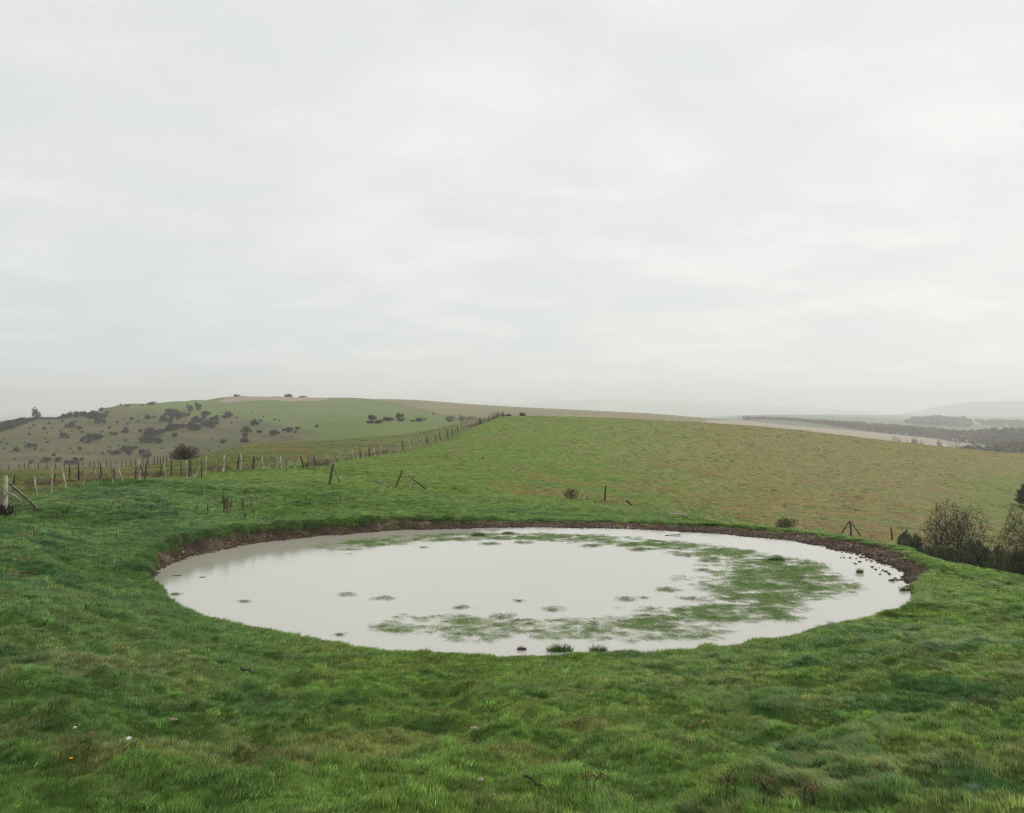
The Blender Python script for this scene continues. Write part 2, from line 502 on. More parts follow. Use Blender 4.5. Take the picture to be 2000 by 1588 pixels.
def straw_amount(X, Y):
    """how dry the pasture is (0 green .. 1 straw), for both sheet and tufts"""
    px = to_px(X, Y)
    field = sstep(46, 62, Y + 8 * (fbm(X / 5, Y / 5, 2, 8) - .5)) * (1 - sstep(240, 300, Y))
    right = sstep(850, 1600, px)
    low = sstep(150, 60, Y) * sstep(1700, 1200, px)
    s = field * (0.15 + 0.50 * right - 0.15 * low)
    s *= 1 - 0.4 * sstep(1800, 1960, px) * sstep(85, 110, Y) * (1 - sstep(150, 172, Y))
    s *= 1 - 0.75 * sstep(60, -20, X + 12 - 0.0 * Y) * sstep(980, 700, px)
    return s


def fence_side(X, Y):
    """negative to the left of the old fence line (plan)"""
    fx = np.interp(Y, [0, 36, 50, 74, 107, 126, 160, 210, 400], [-17, -18.5, -21, -18.6, -18.0, -13.7, -9.0, -2.0, 22])
    return X - fx


def grass_colour(X, Y):
    a = fbm(X * 0.35, Y * 0.5, 4, 101); b = fbm(X * 1.3, Y * 1.9, 3, 103); px = to_px(X, Y)
    c = lerp3(np.broadcast_to(G_DEEP, a.shape + (3,)), np.broadcast_to(G_FRESH, a.shape + (3,)), sstep(0.30, 0.62, 0.55 * a + 0.45 * b + 0.05))
    yel = sstep(0.48, 0.68, 0.5 * fbm(X * 0.45, Y * 0.6, 4, 107) + 0.5 * b)
    fore = 1 - sstep(9, 17, Y)
    c = lerp3(c, np.broadcast_to(G_YEL, c.shape), np.clip(yel * (0.30 + 0.5 * fore * (1 - 0.5 * sstep(1300, 1700, px))), 0, 1))
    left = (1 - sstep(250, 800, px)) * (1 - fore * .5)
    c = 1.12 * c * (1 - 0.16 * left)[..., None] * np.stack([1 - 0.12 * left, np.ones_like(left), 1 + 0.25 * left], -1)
    c = lerp3(c, np.broadcast_to(C(.13, .25, .04), c.shape), 0.6 * sstep(33, 42, Y) * sstep(300, 900, px))
    return c


def zone_colours(X, Y):
    px = to_px(X, Y); Z = H0(X, Y); py = CY - F * Z / np.maximum(Y, 4.5)
    sh = X.shape + (3,)
    bc = lambda c: np.broadcast_to(c, sh).copy()
    wob = (fbm(X / 12, Y / 12, 3, 201) - .5)
    # near turf: thatch under the blades
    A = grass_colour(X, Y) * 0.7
    B = bc(C(.10, .085, .04))
    k = np.full(X.shape, 0.35)
    # pasture
    f = sstep(48, 62, Y)
    A = lerp3(A, bc(C(.155, .23, .042)), f); B = lerp3(B, bc(C(.27, .22, .095)), f)
    kk = 0.25 + 0.50 * straw_amount(X, Y) + 0.28 * (fbm(X / 6.5, Y / 4.5, 5, 203, .66) - .5)
    k = k * (1 - f) + kk * f
    # land on the far side of the old fence and the brow
    side = sstep(0.5, -1.5, fence_side(X, Y)) * sstep(30, 45, Y)
    A = lerp3(A, bc(C(.13, .19, .045)), side); B = lerp3(B, bc(C(.21, .195, .08)), side)
    k = k * (1 - side) + side * (0.40 + 0.35 * (fbm(X / 9, Y / 30, 3, 205) - .5))
    # scarp slope
    yb = np.interp(px, [0, 150, 300, 400, 500, 560, 640, 700], [798, 798, 799, 810, 822, 831, 846, 870]) + 16 * wob
    sc = sstep(240, 330, Y) * sstep(-9, 9, py - yb) * (1 - sstep(560, 660, px))
    terr = fbm(Z * 1.4 + X / 60, X / 50, 3, 207)
    A = lerp3(A, bc(C(.098, .103, .040)), sc); B = lerp3(B, bc(C(.142, .118, .06)), sc)
    k = k * (1 - sc) + sc * (0.44 + 1.3 * (terr - .5) + 0.9 * (fbm(X / 22, Y / 60, 4, 209) - .5) + 0.7 * (fbm(X / 5, Z / 0.9, 3, 219, .7) - .5))
    # brow pasture of the far hill
    br = sstep(300, 420, Y) * (1 - sstep(1050, 1150, px)) * (1 - sc)
    A = lerp3(A, bc(C(.125, .17, .045)), br); B = lerp3(B, bc(C(.185, .18, .07)), br)
    k = k * (1 - br) + br * (0.40 + 0.3 * (fbm(X / 20, Y / 60, 3, 211) - .5))
    # ploughed strip on the hill top
    pl = ((px > 428) & (px < 640) & (py < 784.5 + 0.0 * px) & (Y > 600) & (px > 428 + (784 - py) * 1.5)).astype(float)
    A = lerp3(A, bc(C(.30, .24, .17)), pl); B = lerp3(B, bc(C(.33, .27, .20)), pl)
    # stubble field beyond the diagonal boundary
    line = np.interp(px, [690, 780, 870, 960, 1060], [776, 790, 811, 826, 840])
    st = ((py < line) & (Y > 380) & (px > 700)).astype(float) * (Y < 1500) * (px < 1470)
    A = lerp3(A, bc(C(.20, .18, .085)), st); B = lerp3(B, bc(C(.29, .235, .13)), st)
    k = k * (1 - st) + st * (0.42 + 0.6 * (fbm(X / 60, Y / 25, 3, 213) - .5))
    edge = st * sstep(960, 1090, Y + 0 * px) * (px > 900)
    A = lerp3(A, bc(C(.12, .21, .10)), edge); B = lerp3(B, bc(C(.12, .21, .10)), edge)
    dk = np.exp(-((py - line) / 0.8) ** 2) * (Y > 420) * (px > 690) * (px < 960)
    A = lerp3(A, bc(C(.06, .07, .04)), dk * .8); B = lerp3(B, bc(C(.06, .07, .04)), dk * .8)
    # far right valley
    fr = ((Y > 260) & (px > 1380) & (st < .5)).astype(float)
    A = lerp3(A, bc(C(.13, .17, .09)), fr); B = lerp3(B, bc(C(.16, .18, .10)), fr)
    k = k * (1 - fr) + fr * 0.45
    low = np.interp(px, [1440, 1600, 1730, 1850, 1930, 1960], [823, 838, 848, 859, 862, 864])
    bot = np.interp(px, [1440, 1700, 1850, 1940, 1985], [900, 890, 880, 872, 868])
    tan = ((py > low - 2) & (py < bot) & (Y > 420) & (Y < 1500) & (px > 1380) & (px < 1935 + 4 * wob)).astype(float)
    A = lerp3(A, bc(C(.34, .29, .21)), tan); B = lerp3(B, bc(C(.37, .32, .24)), tan)
    gr = ((py > 853) & (py < 861) & (px > 1848) & (Y > 500) & (py < 853 + (px - 1848) * .12)).astype(float)
    A = lerp3(A, bc(C(.13, .24, .10)), gr); B = lerp3(B, bc(C(.13, .24, .10)), gr)
    far2 = (Y > 1700)
    patch = vnoise(X / 420, Y / 900, 301)
    cf = np.where((patch > .6)[..., None], C(.24, .22, .15), np.where((patch < .35)[..., None], C(.10, .16, .08), C(.15, .18, .10)))
    A = np.where(far2[..., None], cf, A); B = np.where(far2[..., None], cf, B)
    # soil of the bank, worn paths
    e, w, th = pond_e(X, Y)
    nz = fbm(X * 2.2, Y * 2.2, 3, 63)
    soil = sstep(-0.4, -0.1, e) * (1 - sstep(0.72, 1.0, e / w + 0.5 * (nz - .5)))
    trk = track_mask(X, Y); soil = np.maximum(soil, 0.6 * trk)
    A = lerp3(A, bc(C(.075, .050, .034)), soil); B = lerp3(B, bc(C(.19, .145, .10)), soil)
    k = k * (1 - soil) + soil * (0.42 + 0.20 * (fbm(X * 4, Y * 4, 3, 65) - .5) + 0.22 * np.clip(e / w - 0.45, 0, 1))
    wet = sstep(0.35, 0.0, e / np.maximum(w, .4)) * sstep(-0.4, 0, e)
    A = A * (1 - 0.45 * wet[..., None]); B = B * (1 - 0.45 * wet[..., None])
    return A, B, k


def build_ground():
    OY = 14.0
    tin = np.linspace(-0.56, 0.56, 640)
    tout = 0.56 + np.cumsum(np.geomspace(0.0025, 0.05, 32))
    t = np.concatenate([-tout[::-1], tin, tout])
    ys = [-8.0]
    while ys[-1] < 10300:
        y = ys[-1]
        ys.append(y + (0.35 if y < 3 else max(0.055, 0.0062 * y) if y < 60 else 0.0085 * y if y < 1500 else 0.02 * y))
    ys = np.array(ys)
    X = t[None, :] * (ys[:, None] + OY); Y = np.broadcast_to(ys[:, None], X.shape).copy()
    Z = base_z(X, Y)
    Zn = np.where(Y < 4.5, base_z(X, np.full_like(Y, 4.5)) + (Y - 4.5) * -0.02, Z)
    Z = Zn
    nr, nc = X.shape
    A, B, k = zone_colours(X.ravel(), Y.ravel())
    co = np.stack([X, Y, Z], -1).reshape(-1, 3)
    i = np.arange(nr * nc).reshape(nr, nc)
    quads = np.stack([i[:-1, :-1], i[:-1, 1:], i[1:, 1:], i[1:, :-1]], -1).reshape(-1, 4)
    me = bpy.data.meshes.new("ground")
    me.vertices.add(len(co)); me.vertices.foreach_set('co', co.ravel())
    me.loops.add(quads.size); me.loops.foreach_set('vertex_index', quads.ravel())
    me.polygons.add(len(quads)); me.polygons.foreach_set('loop_start', np.arange(len(quads)) * 4)
    me.polygons.foreach_set('loop_total', np.full(len(quads), 4))
    me.polygons.foreach_set('use_smooth', np.ones(len(quads), bool))
    me.update()
    for nm, arr in (('colA', A), ('colB', B)):
        at = me.attributes.new(nm, 'FLOAT_COLOR', 'POINT')
        at.data.foreach_set('color', np.concatenate([arr, np.ones((len(arr), 1))], 1).astype(np.float32).ravel())
    at = me.attributes.new('mixv', 'FLOAT', 'POINT'); at.data.foreach_set('value', k.astype(np.float32).ravel())
    me.materials.append(M_GROUND)
    o = bpy.data.objects.new("ground", me); COL.objects.link(o)
    tag(o, "green and straw coloured downland pasture rolling away to distant hills", kind='structure')
    return o


build_ground()


def build_water():
    th = np.linspace(-math.pi, math.pi, 240, endpoint=False)
    R = np.interp(th, _thq, _R) + 0.22
    v = [(PCX, PCY, WZ)] + [(PCX + r * math.cos(a), PCY + r * math.sin(a), WZ) for a, r in zip(th, R)]
    f = [(0, 1 + i, 1 + (i + 1) % 240) for i in range(240)]
    o = mesh_obj("water", v, f, M_WATER)
    tag(o, "pale milky still water of the round dew pond", kind='structure')


build_water()


# ------------------------------------------------------------------ far hills in the haze
def ridge(name, pts, dist, depth, mat, label):
    """a broad down: crest given by (px, py) at a distance, falling on both sides"""
    px = np.linspace(pts[0][0], pts[-1][0], 160)
    py = np.interp(px, [p[0] for p in pts], [p[1] for p in pts])
    for _ in range(12):
        py[1:-1] = (py[:-2] + 2 * py[1:-1] + py[2:]) / 4
    v = []; f = []; NJ = 17
    for i, (a, b) in enumerate(zip(px, py)):
        zc = (CY - b) / F * dist
        xc = (a - CX) / F * dist
        for j in range(NJ):
            s = -1 + 2 * j / (NJ - 1)
            y = dist + s * depth
            x = xc * (y / dist) ** 0.0
            z0 = -79.0
            v.append((x, y, z0 + (zc - z0) * (0.5 + 0.5 * math.cos(math.pi * s)) ** 0.8))
    for i in range(len(px) - 1):
        for j in range(NJ - 1):
            a = i * NJ + j
            f.append((a, a + NJ, a + NJ + 1, a + 1))
    o = mesh_obj(name, v, f, mat, smooth=True)
    tag(o, label, kind='structure')


M_FARHILL = simple_mat("far_hill", (0.15, 0.17, 0.13), (0.22, 0.23, 0.17), 0.004, 1.0, bump=0)
ridge("hills", [(1600, 822), (1780, 810), (1830, 803), (1865, 790), (1900, 785), (1960, 783), (2060, 783), (2250, 786), (2700, 800)], 6200, 1100, M_FARHILL,
      "blue grey flat topped hill fading into haze at the right")
ridge("hills", [(860, 800), (935, 789), (965, 785), (1000, 790), (1040, 787), (1100, 783), (1160, 780), (1300, 783), (1500, 792), (1700, 804)], 9300, 900, M_FARHILL,
      "faint long ridge almost lost in haze behind the middle skyline")


# ------------------------------------------------------------------ scattered stuff through instancing
def proto_mesh(name, verts, faces, var, mat):
    me = bpy.data.meshes.new(name)
    me.from_pydata([tuple(v) for v in verts], [], faces)
    me.update()
    at = me.attributes.new('var', 'FLOAT_COLOR', 'POINT')
    at.data.foreach_set('color', np.concatenate([np.array(var), np.ones((len(var), 1))], 1).astype(np.float32).ravel())
    me.materials.append(mat)
    return bpy.data.objects.new(name, me)


def blade(V, Fc, W, x, y, h, lean, ang, width, tone, seg=3, droop=0.5, z0=0.0):
    """one grass blade: a tapering ribbon bending over"""
    b = len(V)
    dx, dy = math.cos(ang), math.sin(ang)
    fx, fy = -math.sin(ang + rnd.uniform(-1, 1)), math.cos(ang + rnd.uniform(-1, 1))
    for i in range(seg + 1):
        t = i / seg
        o = lean * h * (t ** 1.6)
        zz = z0 + h * (t - droop * lean * t * t * 0.45)
        w = width * (1 - t) ** 0.7 * 0.5
        cx, cyy = x + dx * o, y + dy * o
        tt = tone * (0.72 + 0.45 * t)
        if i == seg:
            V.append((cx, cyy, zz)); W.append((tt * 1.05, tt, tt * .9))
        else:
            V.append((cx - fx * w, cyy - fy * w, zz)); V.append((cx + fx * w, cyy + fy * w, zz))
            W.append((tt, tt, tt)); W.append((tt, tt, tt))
    for i in range(seg - 1):
        Fc.append((b + 2 * i, b + 2 * i + 1, b + 2 * i + 3, b + 2 * i + 2))
    Fc.append((b + 2 * (seg - 1), b + 2 * (seg - 1) + 1, b + 2 * seg))


def tuft(name, n, rad, hmin, hmax, lean, mat, width=0.0035, seg=3, straw=0.06, spread=0.9):
    V, Fc, W = [], [], []
    for i in range(n):
        r = rad * math.sqrt(rnd.random()); a = rnd.uniform(0, 2 * math.pi)
        tone = rnd.uniform(0.5, 1.6)
        nb = len(W)
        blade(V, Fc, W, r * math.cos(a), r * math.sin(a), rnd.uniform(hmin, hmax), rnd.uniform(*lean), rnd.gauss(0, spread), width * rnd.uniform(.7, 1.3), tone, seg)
        if rnd.random() < straw:
            for q in range(nb, len(W)):
                w = W[q]; W[q] = (w[0] * 1.75, w[1] * 1.30, w[2] * 1.6)
    return proto_mesh(name, V, Fc, W, mat)


def scatter(name, pts, rot, scl, colr, idx, protos, label, mat=None):
    """one stuff object: a point mesh with the prototypes instanced on its points"""
    c = bpy.data.collections.new(name + "_kinds")
    for i, p in enumerate(protos):
        p.name = "%s_kind_%02d" % (name, i)
        c.objects.link(p)
    me = bpy.data.meshes.new(name)
    me.vertices.add(len(pts)); me.vertices.foreach_set('co', np.asarray(pts, np.float32).ravel())
    for nm, typ, key, arr in (('rot', 'FLOAT_VECTOR', 'vector', rot), ('scl', 'FLOAT_VECTOR', 'vector', scl)):
        at = me.attributes.new(nm, typ, 'POINT'); at.data.foreach_set(key, np.asarray(arr, np.float32).ravel())
    at = me.attributes.new('col', 'FLOAT_COLOR', 'POINT')
    at.data.foreach_set('color', np.concatenate([colr, np.ones((len(colr), 1))], 1).astype(np.float32).ravel())
    at = me.attributes.new('idx', 'INT', 'POINT'); at.data.foreach_set('value', np.asarray(idx, np.int32))
    o = bpy.data.objects.new(name, me); COL.objects.link(o)
    ng = bpy.data.node_groups.new(name, 'GeometryNodeTree')
    ng.interface.new_socket('Geometry', in_out='INPUT', socket_type='NodeSocketGeometry')
    ng.interface.new_socket('Geometry', in_out='OUTPUT', socket_type='NodeSocketGeometry')
    gi = ng.nodes.new('NodeGroupInput'); go = ng.nodes.new('NodeGroupOutput')
    ci = ng.nodes.new('GeometryNodeCollectionInfo'); ci.inputs['Collection'].default_value = c
    ci.inputs['Separate Children'].default_value = True; ci.inputs['Reset Children'].default_value = True
    ip = ng.nodes.new('GeometryNodeInstanceOnPoints'); ip.inputs['Pick Instance'].default_value = True

    def na(nm, dt):
        n = ng.nodes.new('GeometryNodeInputNamedAttribute'); n.data_type = dt; n.inputs[0].default_value = nm
        return n.outputs['Attribute']
    ng.links.new(gi.outputs[0], ip.inputs['Points']); ng.links.new(ci.outputs[0], ip.inputs['Instance'])
    ng.links.new(na('idx', 'INT'), ip.inputs['Instance Index'])
    ng.links.new(na('rot', 'FLOAT_VECTOR'), ip.inputs['Rotation'])
    ng.links.new(na('scl', 'FLOAT_VECTOR'), ip.inputs['Scale'])
    ng.links.new(ip.outputs[0], go.inputs[0])
    md = o.modifiers.new('scatter', 'NODES'); md.node_group = ng
    tag(o, label, kind='stuff')
    return o


def sample_wedge(rho, dmin, dmax, umax=0.62):
    """random plan points in the view wedge with density rho(d) per square metre"""
    ds = np.geomspace(dmin, dmax, 400)
    dens = rho(ds) * 2 * umax * ds
    cum = np.concatenate([[0], np.cumsum((dens[1:] + dens[:-1]) / 2 * np.diff(ds))])
    n = int(cum[-1])
    d = np.interp(rng.random(n) * cum[-1], cum, ds)
    return rng.uniform(-umax, umax, n) * d + 0.0, d


def wind(X, Y):
    """direction the grass leans"""
    px = to_px(X, Y)
    base = np.where(px > 1200, math.pi * 0.92, math.pi * 0.85)
    return math.pi * 0.25 + (fbm(X * 0.22, Y * 0.22, 2, 121) - .5) * 5.2 + 1.6 * sstep(800, 1500, px)


def build_grass():
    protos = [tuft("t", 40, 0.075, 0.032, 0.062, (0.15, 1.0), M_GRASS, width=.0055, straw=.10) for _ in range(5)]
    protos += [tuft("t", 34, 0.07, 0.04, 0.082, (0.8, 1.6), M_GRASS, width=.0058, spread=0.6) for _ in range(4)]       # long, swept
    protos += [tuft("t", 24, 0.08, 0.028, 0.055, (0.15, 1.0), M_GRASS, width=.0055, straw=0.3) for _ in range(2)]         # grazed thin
    X, Y = sample_wedge(lambda d: np.minimum(720, 720 * (7.5 / d) ** 1.75), 4.2, 235)
    e, w, th = pond_e(X, Y)
    # extra along the turf edge of the bank
    na = 5200
    ta = rng.uniform(-math.pi, math.pi, na); Ra = np.interp(ta, _thq, _R) + np.interp(ta, _bw_t, _bw) * 0.86 + rng.normal(0.05, 0.10, na)
    X = np.concatenate([X, PCX + Ra * np.cos(ta)]); Y = np.concatenate([Y, PCY + Ra * np.sin(ta)])
    isedge = np.concatenate([np.zeros(len(e), bool), np.ones(na, bool)])
    e, w, th = pond_e(X, Y)
    nz = fbm(X * 2.2, Y * 2.2, 3, 63)
    lim = np.where(w > .4, 0.80 - 0.5 * (nz - .5), 0.15)
    keep = (e / w > lim) & (rng.random(len(X)) > 0.93 * track_mask(X, Y))
    keep &= ~((Y > 215) & (fence_side(X, Y) > 0) & (H0(X, Y) < H0(X, np.full_like(Y, 205.)) - 3))
    strag = (e > 0.02) & (e / w <= lim) & (rng.random(len(X)) < 0.06) & (fbm(X * 1.1, Y * 1.1, 2, 69) > .55)
    keep |= strag
    X, Y, isedge, e, w = X[keep], Y[keep], isedge[keep], e[keep], w[keep]
    n = len(X)
    Z = base_z(X, Y) + 0.002
    lenn = fbm(X * 0.8, Y * 1.2, 3, 131)
    bare = fbm(X * 1.7, Y * 1.7, 3, 133)
    idx = rng.integers(0, 5, n)
    clump = fbm(X * 2.4, Y * 3.0, 2, 137)
    idx = np.where((lenn > 0.57) & (clump > .45), rng.integers(5, 9, n), idx)
    thin = (bare > 0.58) & (Y < 20) & (~isedge)
    hf = .55 * vnoise(X * 7, Y * 5.5, 171) + .45 * vnoise(X * 14, Y * 11, 173)
    idx = np.where(thin & (rng.random(n) < .35), rng.integers(9, 11, n), idx)
    sdist = np.clip(Y / 9.0, 1, 60) ** 0.52
    sxy = sdist * rng.uniform(0.8, 1.25, n) * (.58 + .42 * sstep(7, 20, Y))
    sz = np.minimum(sdist, 1.0 + 0.10 * (sdist - 1)) * (.60 + .35 * sstep(7, 20, Y)) * rng.uniform(0.75, 1.25, n) * (0.62 + 0.35 * lenn + 0.70 * sstep(.35, .7, clump)) * (0.62 + 0.8 * hf)
    pasture = sstep(48, 60, Y) * (fence_side(X, Y) > -2)
    sz = np.maximum(sz, (.72 + .25 * rng.random(n)) * (.68 + .32 * sstep(7, 20, Y)))
    sz = sz * (1 - 0.35 * pasture)
    lip = isedge | (np.abs(e - w) < 0.35) & (w > .4)
    sz = np.where(lip & (w > .4), sz * 1.2, sz)
    ang = wind(X, Y) + rng.normal(0, 0.30, n)
    rot = np.stack([rng.normal(0, .10, n), rng.normal(0, .10, n), ang], 1)
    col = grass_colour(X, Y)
    sa = straw_amount(X, Y)
    sn = (fbm(X / 6.5, Y / 4.5, 5, 203, .66) - .5) * 1.9 + .5
    s = np.clip(sstep(0.54, 0.44, sn + 0.24 * (1 - 2 * sa) + rng.normal(0, .05, n)) * sstep(46, 62, Y), 0, 1)
    col = lerp3(col, np.broadcast_to(C(.285, .225, .098), col.shape), s * (sa > 0.03))
    side = sstep(0.5, -1.5, fence_side(X, Y)) * sstep(30, 45, Y)
    col = lerp3(col, lerp3(np.broadcast_to(C(.13, .20, .045), col.shape), np.broadcast_to(C(.22, .20, .08), col.shape), sstep(.45, .65, fbm(X / 4, Y / 9, 3, 215))), side)
    col = col * (1 + sstep(48, 62, Y)[:, None] * C(.16, .05, -.16))
    col = col * (0.80 + .4 * hf)[:, None]
    col = np.where(thin[:, None], col * 0.75 + C(.22, .19, .09) * 0.25, col)
    dark = (rng.random(n) < 0.03 * sstep(.5, .62, fbm(X / 1.7, Y / 2.4, 3, 881))) & (Y > 50)
    col = np.where(dark[:, None], C(.05, .05, .03), col)
    col = col * np.exp(rng.normal(0, .26, (n, 1)) * np.where(Y > 60, .45, 1)[:, None]) * (1 + rng.normal(0, .06, (n, 3)))
    pts = np.stack([X, Y, Z], 1)
    # overhanging rounded tussocks along the broken turf edge
    PT, RT, SL, CL, IX = [pts], [rot], [np.stack([sxy, sxy, sz], 1)], [col], [idx]
    tt = np.radians(96)
    while tt < np.radians(196):
        th_ = tt if tt < math.pi else tt - 2 * math.pi
        w_ = float(np.interp(th_, _bw_t, _bw)); R_ = float(np.interp(th_, _thq, _R)) + w_ * rnd.uniform(.62, .98)
        rad = rnd.uniform(.18, .40)
        if rnd.random() < .12: R_ -= w_ * .3; rad *= .6
        cx_, cy_ = PCX + R_ * math.cos(th_), PCY + R_ * math.sin(th_)
        cz_ = float(base_z(np.array([cx_ + .2 * math.cos(th_)]), np.array([cy_ + .2 * math.sin(th_)]))[0]) - rad * .55
        m = int(90 * (rad / .25) ** 2)
        a_ = rng.uniform(0, 6.283, m); el_ = np.arcsin(rng.uniform(-.1, 1, m))
        nx, ny, nz_ = np.cos(a_) * np.cos(el_), np.sin(a_) * np.cos(el_), np.sin(el_)
        PT.append(np.stack([cx_ + nx * rad, cy_ + ny * rad, cz_ + nz_ * rad * .9], 1))
        RT.append(np.stack([np.zeros(m), (math.pi / 2 - el_) * .62, a_], 1))
        k_ = rng.uniform(.7, 1.1, m); SL.append(np.stack([k_ * .8, k_ * .8, k_ * 1.15], 1))
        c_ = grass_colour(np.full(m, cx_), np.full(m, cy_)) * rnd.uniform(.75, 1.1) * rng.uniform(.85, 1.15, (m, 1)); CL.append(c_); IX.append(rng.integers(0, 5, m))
        tt += rad * rnd.uniform(1.3, 2.4) / R_
    pts, rot, scl_, col, idx = [np.concatenate(q) for q in (PT, RT, SL, CL, IX)]
    scatter("grass", pts, rot, scl_, np.clip(col, 0.005, 1), idx, protos,
            "wind-combed tussocky green grass on the banks round the pond and the pasture")
    print("grass tufts", n)


build_grass()


# ---- floating grass in the pond
def on_water(px, py):
    d = -WZ * F / (py - CY)
    return (px - CX) / F * d, d


def weed_tuft(n, rad, mat, up=0.06):
    V, Fc, W = [], [], []
    for i in range(n):
        r = rad * math.sqrt(rnd.random()); a = rnd.uniform(0, 2 * math.pi)
        # long flat-lying blades with a few upright ones
        if rnd.random() < 0.42:
            L_ = rnd.uniform(0.08, 0.17); ang = rnd.gauss(0, 0.55) + (math.pi if rnd.random() < .35 else 0)
            b = len(V); x, y = r * math.cos(a), r * math.sin(a); dx, dy = math.cos(ang), math.sin(ang); w = 0.0035
            hs = [0.0, rnd.uniform(.01, .03), rnd.uniform(.008, .03), 0.004]
            t_ = rnd.uniform(.7, 1.3)
            for k in range(4):
                q = k / 3 * L_; ww = w * (1 - k / 3) + 0.0006
                sx = rnd.uniform(-.012, .012)
                V.append((x + dx * q - dy * (ww + sx), y + dy * q + dx * (ww + sx), hs[k])); V.append((x + dx * q + dy * (ww - sx), y + dy * q - dx * (ww - sx), hs[k] + .004))
                W += [(t_, t_, t_)] * 2
            for k in range(3): Fc.append((b + 2 * k, b + 2 * k + 1, b + 2 * k + 3, b + 2 * k + 2))
        else:
            blade(V, Fc, W, r * math.cos(a), r * math.sin(a), rnd.uniform(.02, up), rnd.uniform(.4, 1.8), rnd.uniform(0, 6.28), .0075, rnd.uniform(.8, 1.3))
    return V, Fc, W


WEED = [(680, 1065, 62, 9, .9), (740, 1058, 70, 7, .9), (830, 1052, 90, 6, 1), (930, 1048, 90, 7, 1), (1030, 1048, 90, 6, 1), (1120, 1051, 80, 7, 1),
        (1200, 1057, 80, 8, .95), (1290, 1065, 70, 9, .9), (1260, 1068, 50, 6, .8), (1360, 1074, 70, 11, .9), (1420, 1083, 60, 13, .95), (1480, 1092, 60, 12, 1), (1540, 1102, 60, 12, .9),
        (1510, 1112, 90, 20, .95), (1570, 1124, 75, 18, .95), (1600, 1143, 75, 18, .9), (1530, 1137, 90, 24, .95), (1490, 1160, 90, 20, .9), (1570, 1160, 70, 12, .8),
        (1470, 1178, 90, 16, .95), (1520, 1188, 60, 12, .9), (1450, 1200, 80, 16, .95), (1500, 1207, 60, 9, .7), (1410, 1150, 50, 14, .65), (1380, 1200, 60, 16, .85),
        (1330, 1205, 70, 14, .95), (1290, 1220, 80, 18, .95), (1350, 1235, 60, 16, .9), (1380, 1225, 50, 16, .8), (1220, 1222, 90, 15, 1), (1230, 1245, 90, 10, .8), (1270, 1208, 60, 7, .85),
        (1130, 1223, 80, 14, 1), (1050, 1222, 80, 13, 1), (1100, 1240, 90, 8, .75), (970, 1232, 70, 12, .85), (930, 1245, 60, 9, .7), (890, 1225, 70, 15, .8),
        (860, 1207, 60, 9, .95), (810, 1205, 50, 8, .7), (790, 1222, 55, 12, .85), (760, 1228, 35, 8, .8), (930, 1213, 50, 5, .8), (750, 1192, 30, 3, .6), (1250, 1190, 50, 5, .5),
        (1420, 1162, 45, 10, .6), (1470, 1140, 60, 14, .7), (1440, 1125, 45, 10, .5), (1340, 1130, 40, 5, .35), (1400, 1103, 40, 5, .4)]
CLUMPS = [  # px, py, half width, half height, label, dark
    (678, 1161, 17, 4, "small green floating grass clump alone left of centre on open water"),
    (747, 1169, 24, 4, "flat ragged clump of water grass right of the leftmost lone clump"),
    (897, 1186, 20, 4, "small grass clump afloat just above the near weed band, left of centre"),
    (980, 1204, 25, 6, "pale ragged grass clump touching the top of the near weed band"),
    (1083, 1190, 20, 6, "dark tufted grass clump with brown twigs in the pond centre"),
    (1012, 1174, 16, 2, "faint wisp of submerged grass above the central tufted clump"),
    (1222, 1170, 17, 6, "pale grass clump with one upright stalk right of pond centre"),
    (1258, 1168, 15, 3, "thin grass wisp just right of the stalked clump"),
    (1304, 1152, 24, 6, "dense bright clump of water grass standing clear near the right weed mass"),
    (1347, 1168, 24, 4, "long low dark clump between bright clump and right weed mass"),
    (1375, 1115, 22, 4, "small dark grass raft left of the broad right weed mass"),
    (1333, 1084, 20, 4, "oval green raft below the far weed band at the right"),
    (1382, 1094, 22, 6, "loose speckled weed raft under the far band near the right curve"),
    (1150, 1066, 25, 3, "flat bright green raft below the far weed band, right of centre"),
    (1024, 1060, 18, 3, "small green raft below the far weed band at centre"),
    (955, 1062, 22, 3, "long flat raft below the far weed band left of centre"),
    (826, 1069, 12, 2, "brownish wisp of floating grass below the far band"),
    (679, 1083, 13, 2, "tiny raft of weed under the far band's left end"),
    (1245, 1075, 18, 3, "low green raft beneath the far band, right part"),
    (476, 1175, 9, 2, "small faint scrap of weed alone in the left water"),
    (340, 1161, 12, 3, "dark scrap of weed and twigs by the left shore"),
    (663, 1240, 16, 2, "faint submerged weed strands near the near left shore"),
]
UPRIGHT = [
    (1094, 1267, 25, 8, 0, "bright spiky tuft of grass standing in water by the near shore"),
    (1168, 1269, 18, 8, 0, "dark round tussock in water at the near shore's middle"),
    (1019, 1267, 9, 4, 1, "small reddish brown tuft in water by the near shore"),
    (1679, 1116, 7, 5, 0, "small upright green tuft alone in the right open water"),
    (1743, 1133, 5, 3, 0, "tiny grass tuft beside the stony right shore"),
    (1766, 1151, 9, 5, 0, "round grassy tussock islet at the right end of the pond"),
    (934, 1044, 14, 4, 0, "raised bright tuft on the far weed band left of its middle"),
    (993, 1041, 12, 3, 0, "second raised bright tuft on the far weed band"),
    (1517, 1092, 16, 5, 0, "raised bright tuft on the upper edge of the right weed mass"),
]


